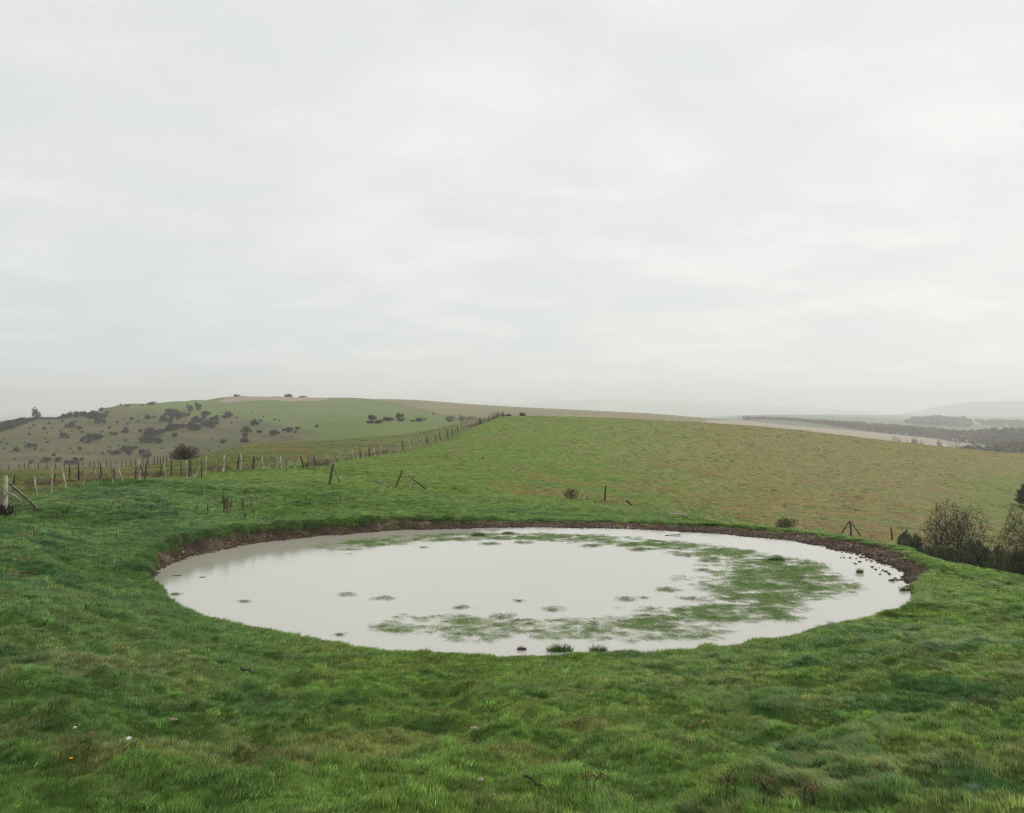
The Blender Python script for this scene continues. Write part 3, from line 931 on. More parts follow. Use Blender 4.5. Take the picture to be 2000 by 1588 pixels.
def build_weeds():
    protos = []
    for _ in range(5):
        V, Fc, W = weed_tuft(16, 0.13, M_WEED)
        protos.append(proto_mesh("w", V, Fc, W, M_WEED))
    PX, PY, DN = [], [], []
    for (cx, cy_, rx, ry, dn) in WEED:
        x, d = on_water(cx, cy_)
        hx = rx / F * d; d1 = -WZ * F / (cy_ + ry - CY); d0 = -WZ * F / (cy_ - ry - CY); hd = (d0 - d1) / 2
        n = int(math.pi * hx * hd * 80 * dn)
        r = np.sqrt(rng.random(n)) * rng.uniform(.9, 1.25, n); a = rng.uniform(0, 6.283, n)
        PX.append(x + hx * r * np.cos(a)); PY.append((d0 + d1) / 2 + hd * r * np.sin(a)); DN.append(np.full(n, dn))
    X = np.concatenate(PX); Y = np.concatenate(PY); DN = np.concatenate(DN)
    nz = 0.42 * fbm(X * 0.9, Y * 1.3, 3, 151) + 0.58 * ((fbm(X * 3.4, Y * 7.0, 3, 153, .7) - .5) * 1.25 + .5)
    e, w, th = pond_e(X, Y)
    keep = (nz > 0.56 - 0.10 * DN + rng.normal(0, .07, len(X))) & (e < -0.35)
    X, Y, nz = X[keep], Y[keep], nz[keep]
    n = len(X)
    rot = np.stack([np.zeros(n), np.zeros(n), rng.normal(0.0, 0.35, n)], 1)
    s = rng.uniform(.7, 1.2, n)
    sz = s * np.where(nz > .62, 1.3, .55)
    col = lerp3(np.broadcast_to(C(.22, .29, .11), (n, 3)), np.broadcast_to(C(.20, .32, .09), (n, 3)), sstep(.48, .64, nz))
    col = col * rng.uniform(.75, 1.2, (n, 1))
    scatter("pond_weed", np.stack([X, Y, np.full(n, WZ + .002)], 1), rot, np.stack([s * 1.1, s * .9, sz], 1), col, rng.integers(0, 5, n), protos,
            "curved belt of green grass growing up through the pond surface")
    print("weed", n)
    # loose clumps: a thing each
    mats = {}
    m_cl, nt = new_mat("clump_grass")
    L = nt.links.new
    out = nd(nt, 'ShaderNodeOutputMaterial'); b = nd(nt, 'ShaderNodeBsdfPrincipled'); b.inputs['Roughness'].default_value = .6
    at = nd(nt, 'ShaderNodeAttribute', attribute_name='var'); L(at.outputs['Color'], b.inputs['Base Color']); L(b.outputs[0], out.inputs[0])
    for (cx, cy_, rx, ry, lab) in CLUMPS:
        x, d = on_water(cx, cy_); hx = rx / F * d
        d1 = -WZ * F / (cy_ + ry - CY); d0 = -WZ * F / (cy_ - ry - CY); hd = (d0 - d1) / 2
        V, Fc, W = [], [], []
        nt_ = 1 if 'tiny' in lab else max(9, int(hx * hd * 170)) if 'faint' not in lab and 'wisp' not in lab else 6
        for _ in range(nt_):
            v, f, w_ = weed_tuft(10, 0.11, None, 0.07)
            r = math.sqrt(rnd.random()) * (rnd.uniform(.7, 1) if nt_ > 9 else .22); a = rnd.uniform(0, 6.283); ox, oy = hx * r * math.cos(a), hd * r * math.sin(a)
            bb = len(V); V += [(p[0] + ox, p[1] + oy, p[2]) for p in v]; Fc += [tuple(i + bb for i in q) for q in f]
            k = rnd.uniform(.6, 1.2)
            W += [(c[0] * .20 * k, c[1] * .26 * k, c[2] * .10 * k) for c in w_]
        o = proto_mesh("weed_clump", V, Fc, W, m_cl); COL.objects.link(o); o.location = (x, d, WZ + .003)
        tag(o, lab, "water grass", "loose grass clumps in the pond")
    for (cx, cy_, rx, ry, br, lab) in UPRIGHT:
        x, d = on_water(cx, cy_ + ry * .6); hx = rx / F * d
        V, Fc, W = [], [], []
        hh = 2.6 * ry / F * d
        for _ in range(int(520 * max(.35, hx / .3))):
            r = math.sqrt(rnd.random()); a = rnd.uniform(0, 6.283)
            blade(V, Fc, W, hx * r * math.cos(a), hx * .45 * r * math.sin(a), hh * rnd.uniform(.5, 1.15) * (1.15 - .6 * r), rnd.uniform(.2, .8), a + rnd.gauss(0, .6), .011, rnd.uniform(.6, 1.2))
        cc = (.13, .07, .05) if br else (.11, .22, .04) if 'dark' not in lab else (.09, .15, .035)
        W = [(w_[0] * cc[0], w_[1] * cc[1], w_[2] * cc[2]) for w_ in W]
        o = proto_mesh("grass_tussock", V, Fc, W, m_cl); COL.objects.link(o); o.location = (x, d, WZ - .01)
        tag(o, lab, "tussock", "tufts standing in the pond")
    return m_cl


M_CLUMP = build_weeds()


# ---- stones and clods on the bank
def rock_geo(r, seed, flat=.6, sub=1):
    import bmesh
    bm = bmesh.new(); bmesh.ops.create_icosphere(bm, subdivisions=sub, radius=1)
    q = random.Random(seed)
    sx, sy = q.uniform(.8, 1.3), q.uniform(.7, 1.1)
    V = []
    for v in bm.verts:
        k = r * q.uniform(.75, 1.2); V.append((v.co.x * k * sx, v.co.y * k * sy, v.co.z * k * flat))
    Fc = [tuple(l.vert.index for l in f.loops) for f in bm.faces]
    bm.free()
    return V, Fc


def build_gravel():
    protos = []
    for i in range(5):
        V, Fc = rock_geo(1.0, i)
        protos.append(proto_mesh("g", V, Fc, [(rnd.uniform(.85, 1.15),) * 3 for _ in V], M_STONE))
    n = 20000
    th = rng.uniform(math.radians(-25), math.radians(200), n)
    w = np.interp(np.where(th > math.pi, th - 2 * math.pi, th), _bw_t, _bw); thh = np.where(th > math.pi, th - 2 * math.pi, th)
    t = rng.uniform(-0.06, 0.95, n)
    R = np.interp(thh, _thq, _R) + t * w
    keep = rng.random(n) < np.maximum(w / 1.9, .75) * (0.5 + .5 * (t < .3)) * np.where(t < 0, .15 + .5 * (np.abs(th) < .5), 1)
    th, R, t, w = th[keep], R[keep], t[keep], w[keep]
    X = PCX + R * np.cos(th); Y = PCY + R * np.sin(th); n = len(X)
    Z = base_z(X, Y); Z = np.where(t < 0, np.maximum(Z, WZ - .015), Z)
    s = np.exp(rng.normal(-3.85, .5, n)) * np.where(np.abs(th) < .5, 1.5, 1)
    s = np.clip(s, .006, .07)
    pale = rng.random(n)
    col = np.where((pale < .88)[:, None], C(.085, .058, .040), np.where((pale < .98)[:, None], C(.22, .16, .11), C(.5, .45, .38)))
    col = col * rng.uniform(.6, 1.3, (n, 1)) * np.where(t < .15, .5, 1)[:, None]
    rot = rng.uniform(-.5, .5, (n, 3)); rot[:, 2] = rng.uniform(0, 6.28, n)
    scatter("gravel", np.stack([X, Y, Z], 1), rot, s[:, None] * rng.uniform(.8, 1.2, (n, 3)), col, rng.integers(0, 5, n), protos,
            "loose flints and clods of brown earth on the bare pond bank")


build_gravel()


# ------------------------------------------------------------------ posts and fences
def tube(V, Fc, pts, rads, sides=7, cap=True, jit=0.0, q=None):
    """a swept tapering tube through points"""
    q = q or rnd
    pts = [Vector(p) for p in pts]
    b0 = len(V)
    up = Vector((0, 0, 1))
    for i, (p, r) in enumerate(zip(pts, rads)):
        d = (pts[min(i + 1, len(pts) - 1)] - pts[max(i - 1, 0)])
        d = d.normalized() if d.length > 1e-9 else Vector((0, 0, 1))
        ref = Vector((1, 0, 0)) if abs(d.x) < .8 else Vector((0, 1, 0))
        a = d.cross(ref).normalized(); c = d.cross(a)
        for s in range(sides):
            an = 2 * math.pi * s / sides
            rr = r * (1 + q.uniform(-jit, jit))
            V.append(p + a * (math.cos(an) * rr) + c * (math.sin(an) * rr))
    for i in range(len(pts) - 1):
        for s in range(sides):
            s2 = (s + 1) % sides
            Fc.append((b0 + i * sides + s, b0 + i * sides + s2, b0 + (i + 1) * sides + s2, b0 + (i + 1) * sides + s))
    if cap:
        Fc.append(tuple(b0 + s for s in range(sides))[::-1]); e = b0 + (len(pts) - 1) * sides
        Fc.append(tuple(e + s for s in range(sides)))


def stake(name, base, top, rad, mat, parent=None, seg=6, bend=0.03, sides=7, sink=0.15):
    base = Vector(base); top = Vector(top)
    d = (top - base); L_ = d.length; dn = d.normalized()
    b = base - dn * sink
    side = dn.cross(Vector((0, 1, 0))).normalized()
    V, Fc = [], []
    k = rnd.uniform(-bend, bend) * L_; k2 = rnd.uniform(-bend, bend) * L_ * .5
    pts, rr = [], []
    for i in range(seg + 1):
        t = i / seg
        pts.append(b.lerp(top, t) + side * (k * math.sin(math.pi * t) + k2 * math.sin(2 * math.pi * t)) - base)
        rr.append(rad * (1.1 - .25 * t) * rnd.uniform(.92, 1.08))
    rr[-1] *= .85
    tube(V, Fc, pts, rr, sides, jit=.10)
    o = mesh_obj(name, V, Fc, mat, parent, loc=(base if parent is None else base - parent.location))
    return o


def top_at(base, px, py):
    """top of a stick standing in the plane of its base across the view"""
    d = base.y
    return Vector(((px - CX) / F * d, d, (CY - py) / F * d))


def P(zx, zy, ox, oy, s=3.97):
    return ox + zx / s, oy + zy / s


# near stake row (front), pixel pairs measured on the photograph: base, top
front = [((290, 915), (262, 728), 1), ((395, 890), (400, 680), 1), ((515, 855), (478, 693), 1), ((645, 832), (635, 668), 1), ((758, 825), (728, 660), 1),
         ((872, 810), (866, 635), 1), ((955, 798), (905, 662), 1), ((1085, 788), (1072, 618), 1), ((1128, 790), (1085, 655), 0), ((1285, 780), (1275, 620), 1),
         ((1450, 775), (1448, 630), 1), ((1565, 768), (1560, 630), 0), ((1593, 738), (1598, 600), 1), ((1730, 722), (1737, 588), 1)]
back = [((105, 870), (115, 745), 0), ((412, 805), (430, 738), 0), ((540, 780), (540, 660), 0), ((612, 790), (610, 655), 0), ((783, 775), (780, 655), 0),
        ((885, 782), (882, 697), 0), ((1050, 775), (1055, 683), 0), ((1128, 765), (1142, 630), 0), ((1240, 765), (1257, 660), 0), ((1322, 762), (1330, 630), 0),
        ((1405, 760), (1402, 640), 0), ((1465, 760), (1465, 612), 0), ((1478, 750), (1480, 625), 0), ((1532, 715), (1537, 620), 1), ((1668, 720), (1703, 628), 1)]
main = [((143, 722), (150, 590)), ((255, 705), (267, 590)), ((278, 705), (280, 580)), ((372, 705), (380, 598)), ((455, 700), (442, 583)), ((493, 703), (490, 592)),
        ((557, 697), (562, 600)), ((597, 697), (585, 595)), ((638, 697), (632, 600)), ((702, 697), (698, 617)), ((765, 693), (742, 598)), ((805, 682), (806, 600)),
        ((845, 680), (833, 590)), ((858, 680), (842, 590)), ((905, 670), (903, 602)), ((963, 660), (942, 570)), ((1005, 650), (1002, 585)), ((1065, 638), (1055, 560)),
        ((1115, 635), (1108, 570)), ((1150, 625), (1140, 548)), ((1183, 622), (1180, 567)), ((1208, 615), (1205, 542)), ((1258, 610), (1245, 540)),
        ((1278, 608), (1272, 530)), ((1320, 598), (1312, 535)), ((1343, 598), (1338, 527)), ((1365, 590), (1367, 510)), ((1415, 575), (1410, 505)),
        ((1440, 573), (1438, 507)), ((1485, 563), (1487, 497)), ((1508, 560), (1505, 497)), ((1540, 553), (1533, 478)), ((1595, 540), (1580, 470)),
        ((1628, 527), (1620, 465)), ((1650, 524), (1640, 462)), ((1673, 515), (1670, 455)), ((1700, 513), (1697, 450)), ((1720, 505), (1720, 447)),
        ((1740, 500), (1738, 440)), ((1792, 488), (1785, 427)), ((1828, 478), (1820, 415)), ((1858, 467), (1848, 415)), ((1885, 460), (1880, 403))]


def fence_dist(px):
    """distance of the old fence along the sight line through px, from its plan line"""
    ys = np.linspace(30, 260, 2000)
    fx = np.interp(ys, [0, 36, 50, 74, 107, 126, 160, 210, 400], [-17, -18.5, -21, -18.6, -18.0, -13.7, -9.0, -2.0, 22])
    pp = CX + F * fx / ys
    return ys, pp


def ground_near(px, py, d_guess, tol=.35):
    p = hit(px, py, d_guess * (1 - tol), d_guess * (1 + tol))
    return p


FENCE_PATH = []


def build_fences():
    f1 = empty("stake_fence", hit(*P(395, 890, 0, 740), 30, 70))
    tag(f1, "row of pale split stakes leaning at odd angles along the left foreground fence line", "fence")
    for (b, t, pale) in front:
        bp = hit(*P(*b, 0, 740), 30, 80)
        tp = top_at(bp, *P(*t, 0, 740))
        stake("post", bp, tp, .042 if pale else .038, M_WOOD_PALE if pale else M_WOOD_DARK, f1)
        FENCE_PATH.append(bp)
    # leaning struts of the gap in the row
    for (b, t) in (((1500, 765), (1562, 675)), ((1480, 762), (1550, 680))):
        bp = hit(*P(*b, 0, 740), 30, 80); stake("strut", bp, top_at(bp, *P(*t, 0, 740)), .045, M_WOOD_PALE, f1, bend=.06)
    f2 = empty("post_fence", hit(*P(783, 775, 0, 740), 35, 90))
    tag(f2, "row of darker shorter posts standing in brambles behind the pale stakes", "fence")
    for (b, t, pale) in back:
        bp = hit(*P(*b, 0, 740), 35, 90)
        stake("post", bp, top_at(bp, *P(*t, 0, 740)), .04, M_WOOD_PALE if pale else M_WOOD_DARK, f2)
    f3 = empty("paling_fence", hit(*P(493, 703, 400, 740), 50, 120))
    tag(f3, "long old fence of grey stakes climbing the pasture to the skyline clump", "fence")
    tops = []
    for (b, t) in main:
        bpx = P(*b, 400, 740)
        bp = hit(*bpx, 50, 230)
        tp = top_at(bp, *P(*t, 400, 740))
        stake("post", bp, tp, .048 + .00028 * bp.y, M_WOOD_PALE if rnd.random() < .82 else M_WOOD_DARK, f3, seg=4, sides=6)
        FENCE_PATH.append(bp); tops.append(bp)
    # the far run up to the crest
    run = [(876, 856), (885, 851), (905, 841), (925, 833), (945, 826), (960, 820), (972, 816), (984, 813)]
    px = 878.0
    k = 0
    while px < 986 and k < 56:
        py = np.interp(px, [r[0] for r in run], [r[1] for r in run])
        bp = hit(px, py, 120, 225)
        hgt = np.interp(px, [876, 985], [15.5, 10.5]) * rnd.uniform(.8, 1.15)
        tp = top_at(bp, px - rnd.uniform(-1, 3.2), py - hgt)
        stake("post", bp, tp, .075, M_WOOD_PALE if rnd.random() < .75 else M_WOOD_DARK, f3, seg=3, sides=5)
        FENCE_PATH.append(bp)
        px += np.interp(px, [876, 985], [3.4, 1.3]) * rnd.uniform(.6, 1.4); k += 1
    V, Fc = [], []
    q = sorted(FENCE_PATH, key=lambda p: p.y)
    q = [p for p in q if p.y > 58]
    for hgt in (.35, .8):
        tube(V, Fc, [p + Vector((0, 0, hgt)) - f3.location for p in q], [.003] * len(q), 3)
    mesh_obj("wire", V, Fc, M_WIRE, f3)
    # rail fence on the brow behind
    f4 = empty("wire_fence", hit(70, 919, 100, 170))
    tag(f4, "dark thin post and wire fence along the brow below the scrubby hill", "fence")
    xs = [(0, 681, 725), (68, 676, 725), (148, 678, 723), (188, 690, 722), (222, 680, 720), (297, 678, 722), (365, 679, 718), (428, 678, 716), (500, 672, 710), (640, 655, 705), (697, 658, 700),
          (728, 655, 700), (762, 655, 698), (825, 655, 695), (858, 652, 692), (905, 650, 690), (945, 645, 688), (978, 640, 685), (1014, 628, 682), (1050, 625, 675), (1110, 615, 668), (1150, 610, 662),
          (1195, 602, 655), (1220, 600, 650), (1243, 597, 645), (1268, 595, 642), (1290, 592, 635), (1325, 590, 630), (1372, 588, 622)]
    pp = []
    for (x, yt, yb) in xs:
        px_, py_ = P(x, yb, 0, 740)
        d = np.interp(px_, [0, 350], [128, 118])
        X = (px_ - CX) / F * d
        bp = Vector((X, d, float(base_z(np.array([X]), np.array([d]))[0])))
        tp = top_at(bp, px_, P(x, yt, 0, 740)[1]); tp.z = min(tp.z, bp.z + 1.35); tp.z = max(tp.z, bp.z + .9)
        stake("post", bp, tp, .05, M_WOOD_DARK, f4, seg=2, sides=5, bend=0)
        pp.append((bp, tp))
    V, Fc = [], []
    for fr in (.2, .4, .62, .9):
        tube(V, Fc, [b.lerp(t, fr) - f4.location + Vector((0, .05, 0)) for b, t in pp], [.012 if fr == .9 else .006] * len(pp), 3)
    mesh_obj("wire", V, Fc, M_WIRE, f4)
    # strainer post with struts at the left frame edge
    b0 = hit(9, 1004, 28, 45)
    s0 = empty("strainer_post", b0)
    tag(s0, "thick grey corner post with leaning struts and stakes at the left frame edge", "post")
    stake("post", b0, top_at(b0, 12, 929), .075, M_WOOD_PALE, s0, bend=.01)
    for (bx, by, tx, ty, r) in ((71, 992, 16, 941, .05), (40, 980, 15, 963, .05), (4, 1001, 9, 943, .045), (2, 1000, 5, 955, .04), (14, 995, 13, 962, .04)):
        bb = hit(bx, by, 28, 48); tt = top_at(bb, tx, ty)
        if bx > 30: tt = Vector(((tx - CX) / F * b0.y, b0.y, (CY - ty) / F * b0.y))
        stake("strut", bb, tt, r, M_WOOD_PALE, s0, bend=.02)


build_fences()


def braced(name, label, pieces, cat="post", dlim=(45, 90)):
    """pieces: (kind, base px, top px, radius, dark)"""
    b0 = hit(*pieces[0][1], *dlim)
    if len(pieces) == 1:
        k, b, t, r, dk = pieces[0]
        o = stake(name, b0, top_at(b0, *t), r, M_WOOD_DARK if dk else M_WOOD_PALE)
        tag(o, label, cat, "old posts standing loose in the pasture"); return
    e0 = empty(name, b0)
    tag(e0, label, cat, "old posts standing loose in the pasture")
    for k, b, t, r, dk in pieces:
        bb = hit(*b, *dlim)
        bb = Vector(((b[0] - CX) / F * b0.y, b0.y + rnd.uniform(-.05, .05), (CY - b[1]) / F * b0.y)) if abs(bb.y - b0.y) > 4 else bb
        tt = Vector(((t[0] - CX) / F * b0.y, b0.y, (CY - t[1]) / F * b0.y))
        stake(k, bb, tt, r, M_WOOD_DARK if dk else M_WOOD_PALE, e0, bend=.015)


braced("braced_post", "thick dark leaning post with a thin strut on a small grass mound", [("post", (644, 945), (651, 906), .075, 1), ("strut", (665, 947), (652, 915), .04, 0)])
braced("fallen_stake", "pale stake lying aslant left of the dark leaning post in mid pasture", [("post", (762, 955), (735, 936), .05, 0)])
braced("leaning_post", "dark reddish post leaning right between two slanting stakes in mid pasture", [("post", (772, 953), (785, 918), .05, 1)])
braced("braced_post", "short pale post crossed by one long diagonal strut in mid pasture", [("post", (801, 952), (801, 924), .06, 0), ("strut", (833, 957), (797, 929), .04, 1)])
braced("old_post", "slim pale post leaning left beside the small bare bush", [("post", (1140, 976), (1135, 947), .06, 0)])
braced("old_post", "upright dark post in dead weeds right of the small bare bush", [("post", (1182, 980), (1183, 949), .06, 1)])
braced("stump_post", "short charred stub leaning left at the pasture edge right of upright dark post", [("post", (1236, 989), (1223, 977), .07, 1)], dlim=(45, 75))
braced("old_post", "pale post leaning left just right of the round grey-green bush", [("post", (1576, 1038), (1568, 1013), .06, 0)], dlim=(50, 80))
braced("braced_post", "dark post braced by two spread struts like a tripod behind the right bank", [("post", (1662, 1048), (1660, 1017), .07, 1), ("strut", (1642, 1045), (1660, 1017), .05, 1), ("strut", (1681, 1048), (1663, 1021), .045, 1)], dlim=(50, 75))
braced("old_post", "thin dark post left of the low gorse bush behind the right bank", [("post", (1742, 1056), (1740, 1030), .06, 1)], dlim=(50, 75))
braced("old_post", "black leaning post half hidden in gorse beside the big hawthorn", [("post", (1829, 1058), (1825, 1041), .07, 1)], dlim=(50, 75))


# lying timber
M_DOCK_LOG = simple_mat('red_brown_wood', (0.12, 0.06, 0.04), (0.24, 0.14, 0.10), 12, .9)
def lying(name, label, a, b, r, mat, cat, z=.03, dl=(4, 90)):
    p = hit(*a, *dl); q = hit(*b, *dl)
    V, Fc = [], []
    n = 5
    pts = [p.lerp(q, i / n) - p + Vector((0, 0, z + rnd.uniform(-.01, .02))) for i in range(n + 1)]
    tube(V, Fc, pts, [r * rnd.uniform(.8, 1.1) for _ in pts], 6, jit=.15)
    o = mesh_obj(name, V, Fc, mat, loc=p)
    tag(o, label, cat)


lying("fallen_rail", "pale broken rail lying in grass above the pond's far bank", (1305, 1004), (1345, 1011), .05, M_WOOD_PALE, "rail", .06, (42, 60))
lying("fallen_rail", "grey stick lying flat in foreground grass below the pond's left end", (470, 1313), (496, 1323), .018, M_WOOD_DARK, "stick", .05)
lying("driftwood_stick", "short brown stick lying in grass near the left frame edge", (38, 1128), (70, 1131), .018, M_DOCK_LOG, "stick", .08)
lying("driftwood_stick", "small pale upright-ended stick in grass left of the pond", (222, 1106), (226, 1098), .009, M_WOOD_PALE, "stick", .08)
lying("dead_stalk", "dark seeded stalk fallen aslant in the bottom middle grass", (1024, 1533), (1058, 1554), .006, M_TWIG, "plant stalk", .05)


# ------------------------------------------------------------------ bushes and trees
def branch_tree(q, height, spread, levels=4, trunk_r=.09, stems=3, lean=(0, 0), twig_r=.006, kids=(4, 6), up=.35, first=.15, low=.25):
    """bare branching crown -> (trunk verts, faces), (twig verts, faces)"""
    TV, TF, WV, WF = [], [], [], []

    def grow(p, d, L_, r, lev):
        n = 3 if lev < 2 else 2
        pts = [p]; dd = d.normalized()
        for i in range(n):
            dd = (dd + Vector((q.uniform(-.28, .28), q.uniform(-.28, .28), q.uniform(-.12, .2) * up * 2))).normalized()
            pts.append(pts[-1] + dd * (L_ / n))
        rr = [r * (1 - .55 * i / n) for i in range(n + 1)]
        if lev < 2: tube(TV, TF, pts, rr, 6 if lev == 0 else 5, cap=False)
        else: tube(WV, WF, pts, [max(x, twig_r) for x in rr], 3, cap=False)
        if lev >= levels: return
        for k in range(q.randint(*kids)):
            t = q.uniform(first if lev else low, 1.0); i = min(int(t * n), n - 1); f = t * n - i
            pp = pts[i].lerp(pts[i + 1], f)
            dl = (pts[i + 1] - pts[i]).normalized()
            side = Vector((q.gauss(0, 1), q.gauss(0, 1), q.gauss(0, .7) + up)).normalized()
            nd_ = (dl * q.uniform(.3, .9) + side * q.uniform(.6, 1.0)).normalized()
            grow(pp, nd_, L_ * q.uniform(.45, .72), r * .5, lev + 1)
    for s in range(stems):
        a = 2 * math.pi * s / stems + q.uniform(-.4, .4)
        d = Vector((math.cos(a) * spread + lean[0], math.sin(a) * spread + lean[1], 1))
        grow(Vector((math.cos(a) * .06, math.sin(a) * .06, -.1)), d, height * q.uniform(.42, .58), trunk_r * q.uniform(.7, 1.1), 0)
    return TV, TF, WV, WF


def fit(Vs, w, h, cx=None):
    """scale point lists together so that the whole has the given width and height"""
    A = np.array([tuple(v) for L_ in Vs for v in L_])
    x0, x1 = np.percentile(A[:, 0], .5), np.percentile(A[:, 0], 99.5); z1 = np.percentile(A[:, 2], 99.7)
    sx = w / (x1 - x0); sz = h / z1; mx = (x0 + x1) / 2
    return [[((v[0] - mx) * sx, v[1] * sx, v[2] * sz) for v in L_] for L_ in Vs]


def grown_tree(q, w, h, n=500, trunk=.18, path=.35, lean=0.0, r0=.05, twig=.004, spikes=3, flat=.8, zc=.58, low=.0):
    """bare crown grown by joining crown points to the nearest good limb; limb thickness follows what it carries"""
    nodes = [Vector((0, 0, -.12))]; par = [-1]; plen = [0.0]
    k = 3
    for i in range(1, k + 1):
        nodes.append(Vector((q.uniform(-.02, .02) * w, 0, trunk * h * i / k))); par.append(i - 1); plen.append(trunk * h * i / k)
    T = []
    while len(T) < n:
        d = Vector((q.gauss(0, 1), q.gauss(0, 1), q.gauss(0, 1))).normalized() * q.random() ** .42
        lump = 1 + .22 * math.sin(5 * math.atan2(d.y, d.x) + 2) * (1 - abs(d.z)) + .16 * math.sin(7 * d.x + 3)
        z = zc + d.z * (1 - zc) * lump
        if z < low: continue
        T.append(Vector((d.x * .5 * w * lump - lean * z * h, d.y * .5 * w * flat * lump, z * h)))
    root = nodes[-1]
    T.sort(key=lambda p: (p - root).length)
    NA = np.array([tuple(p) for p in nodes] + [(0, 0, 0)] * n); PL = np.array(plen + [0.0] * n); m = len(nodes)
    for t in T:
        dd = np.sqrt(((NA[1:m] - np.array(tuple(t))) ** 2).sum(1)); up_ = np.maximum(NA[1:m, 2] - t.z, 0)
        c = dd + path * PL[1:m] + up_ * .6
        b = int(np.argmin(c)) + 1
        nodes.append(t); par.append(b); plen.append(PL[b] + dd[b - 1]); NA[m] = tuple(t); PL[m] = plen[-1]; m += 1
    load = [0.0] * m; kids = [0] * m
    for i in range(m - 1, 0, -1):
        load[i] += 1 if kids[i] == 0 else 0
        load[par[i]] += load[i]; kids[par[i]] += 1
    mx = max(load[1:]); rad = lambda i: max(twig, r0 * (load[i] / mx) ** .5)
    TV, TF, WV, WF = [], [], [], []
    for i in range(1, m):
        a, b = nodes[par[i]], nodes[i]; L_ = (b - a).length
        mid = a.lerp(b, .5) + Vector((q.gauss(0, .06), q.gauss(0, .06), q.gauss(.02, .05))) * L_
        ra, rb = (rad(par[i]) if par[i] > 0 else rad(1)), rad(i)
        ra = min(ra, rb * 1.8)
        if rb > twig * 2.6: tube(TV, TF, [a, mid, b], [ra, (ra + rb) / 2, rb], 6, cap=False)
        else: tube(WV, WF, [a, mid, b], [min(ra, twig * 2.2), rb, rb * .8], 3, cap=False)
        if kids[i] == 0 or load[i] < 4:
            for _ in range(spikes):
                dv = ((b - a).normalized() * .8 + Vector((q.gauss(0, .6), q.gauss(0, .6), q.gauss(.25, .5)))).normalized()
                l2 = q.uniform(.03, .085) * h
                tube(WV, WF, [b, b + dv * l2 * .5 + Vector((q.gauss(0, .08), q.gauss(0, .08), q.gauss(0, .08))) * l2, b + dv * l2], [twig * .8, twig * .6, twig * .35], 3, cap=False)
    return TV, TF, WV, WF


def bare_tree(name, label, cat, base, w, h, seed, mat=M_TWIG, group=None, **kw):
    q = random.Random(seed)
    TV, TF, WV, WF = grown_tree(q, w * .92, h * .95, **kw)
    e0 = empty(name, base)
    if TV: mesh_obj("trunk", TV, TF, M_BARK, e0)
    mesh_obj("crown", WV, WF, mat, e0)
    tag(e0, label, cat, group)
    return e0


def gorse_geo(q, w, h, n=420, depth=None):
    """many spiky upright sprigs spread over a lumpy dome"""
    V, Fc = [], []
    depth = depth or w * .8
    lumps = [(q.uniform(-.34, .34) * w, q.uniform(-.3, .3) * depth, q.uniform(.55, 1.0)) for _ in range(7)]
    for i in range(n):
        lx, ly, lh = q.choice(lumps)
        a = q.uniform(0, 2 * math.pi); el = q.uniform(.05, 1.45)
        rad = .26 * w
        d = Vector((math.cos(a) * math.cos(el), math.sin(a) * math.cos(el), math.sin(el)))
        rr = q.uniform(.25, 1) ** .5
        p = Vector((lx, ly, .1 * h)) + Vector((d.x * rad * rr, d.y * rad * rr, d.z * h * .72 * lh * rr))
        dd = (d + Vector((q.uniform(-.35, .35), q.uniform(-.35, .35), .75))).normalized()
        L_ = h * q.uniform(.12, .26)
        tip = p + dd * L_
        tube(V, Fc, [p, p.lerp(tip, .5), tip], [L_ * .10, L_ * .12, L_ * .02], 4, cap=False)
        for k in range(3):
            s = Vector((q.gauss(0, 1), q.gauss(0, 1), q.gauss(0, .6))).normalized()
            m = p.lerp(tip, q.uniform(.1, .8)); t2 = m + (s * .7 + dd * .6) * L_ * .42
            tube(V, Fc, [m, t2], [L_ * .07, L_ * .015], 3, cap=False)
    return V, Fc


def put(name, V, Fc, mat, base, label, cat, group=None):
    o = mesh_obj(name, V, Fc, mat, loc=base); tag(o, label, cat, group); return o


def at_px(px, d, dz=0.0):
    X = (px - CX) / F * d
    return Vector((X, d, float(base_z(np.array([X]), np.array([d]))[0]) + dz))


def sized(px, py_top, d, wpx):
    """base on the land at distance d under px, height up to py_top, width wpx"""
    b = at_px(px, d); return b, wpx / F * d, (CY - py_top) / F * d - b.z


# right-hand hawthorns and gorse behind the bank
b, w, h = sized(1862, 976, 62, 140)
bare_tree("hawthorn_tree", "bare dark hawthorn with spreading twiggy crown behind the right bank", "tree", b, w, h, 11, n=1900, trunk=.2, path=.35, r0=.17, twig=.007, spikes=4, zc=.5, low=.12)
b, w, h = sized(2010, 985, 58, 150)
bare_tree("hawthorn_tree", "tall bare thorn cut by the right frame edge above the gorse", "tree", b, w, h, 12, n=1700, trunk=.12, path=.45, r0=.09, twig=.0075, spikes=4, zc=.5, low=.05)
for i, (px, top, d, wpx, lab, n) in enumerate([
        (1773, 1036, 60, 56, "low dark green gorse bush left of the big hawthorn", 420),
        (1830, 1049, 59, 60, "tangled low gorse at the left foot of the big hawthorn", 420),
        (1905, 1050, 57, 54, "tall spiky gorse bush right of the hawthorn trunk", 480),
        (1868, 1068, 54, 62, "gorse clump directly under the hawthorn crown", 480),
        (1957, 1060, 53, 52, "gorse bush between the hawthorn and the right edge thorn", 480),
        (1992, 1066, 48, 60, "dark gorse at the foot of the right edge thorn", 420)]):
    b, w, h = sized(px, top, d, wpx)
    V, Fc = gorse_geo(random.Random(30 + i), w, h, int(n * 1.3))
    put("gorse_bush", V, Fc, M_GORSE, b, lab, "bush", "gorse bushes behind the right bank")
b, w, h = sized(2014, 938, 128, 62)
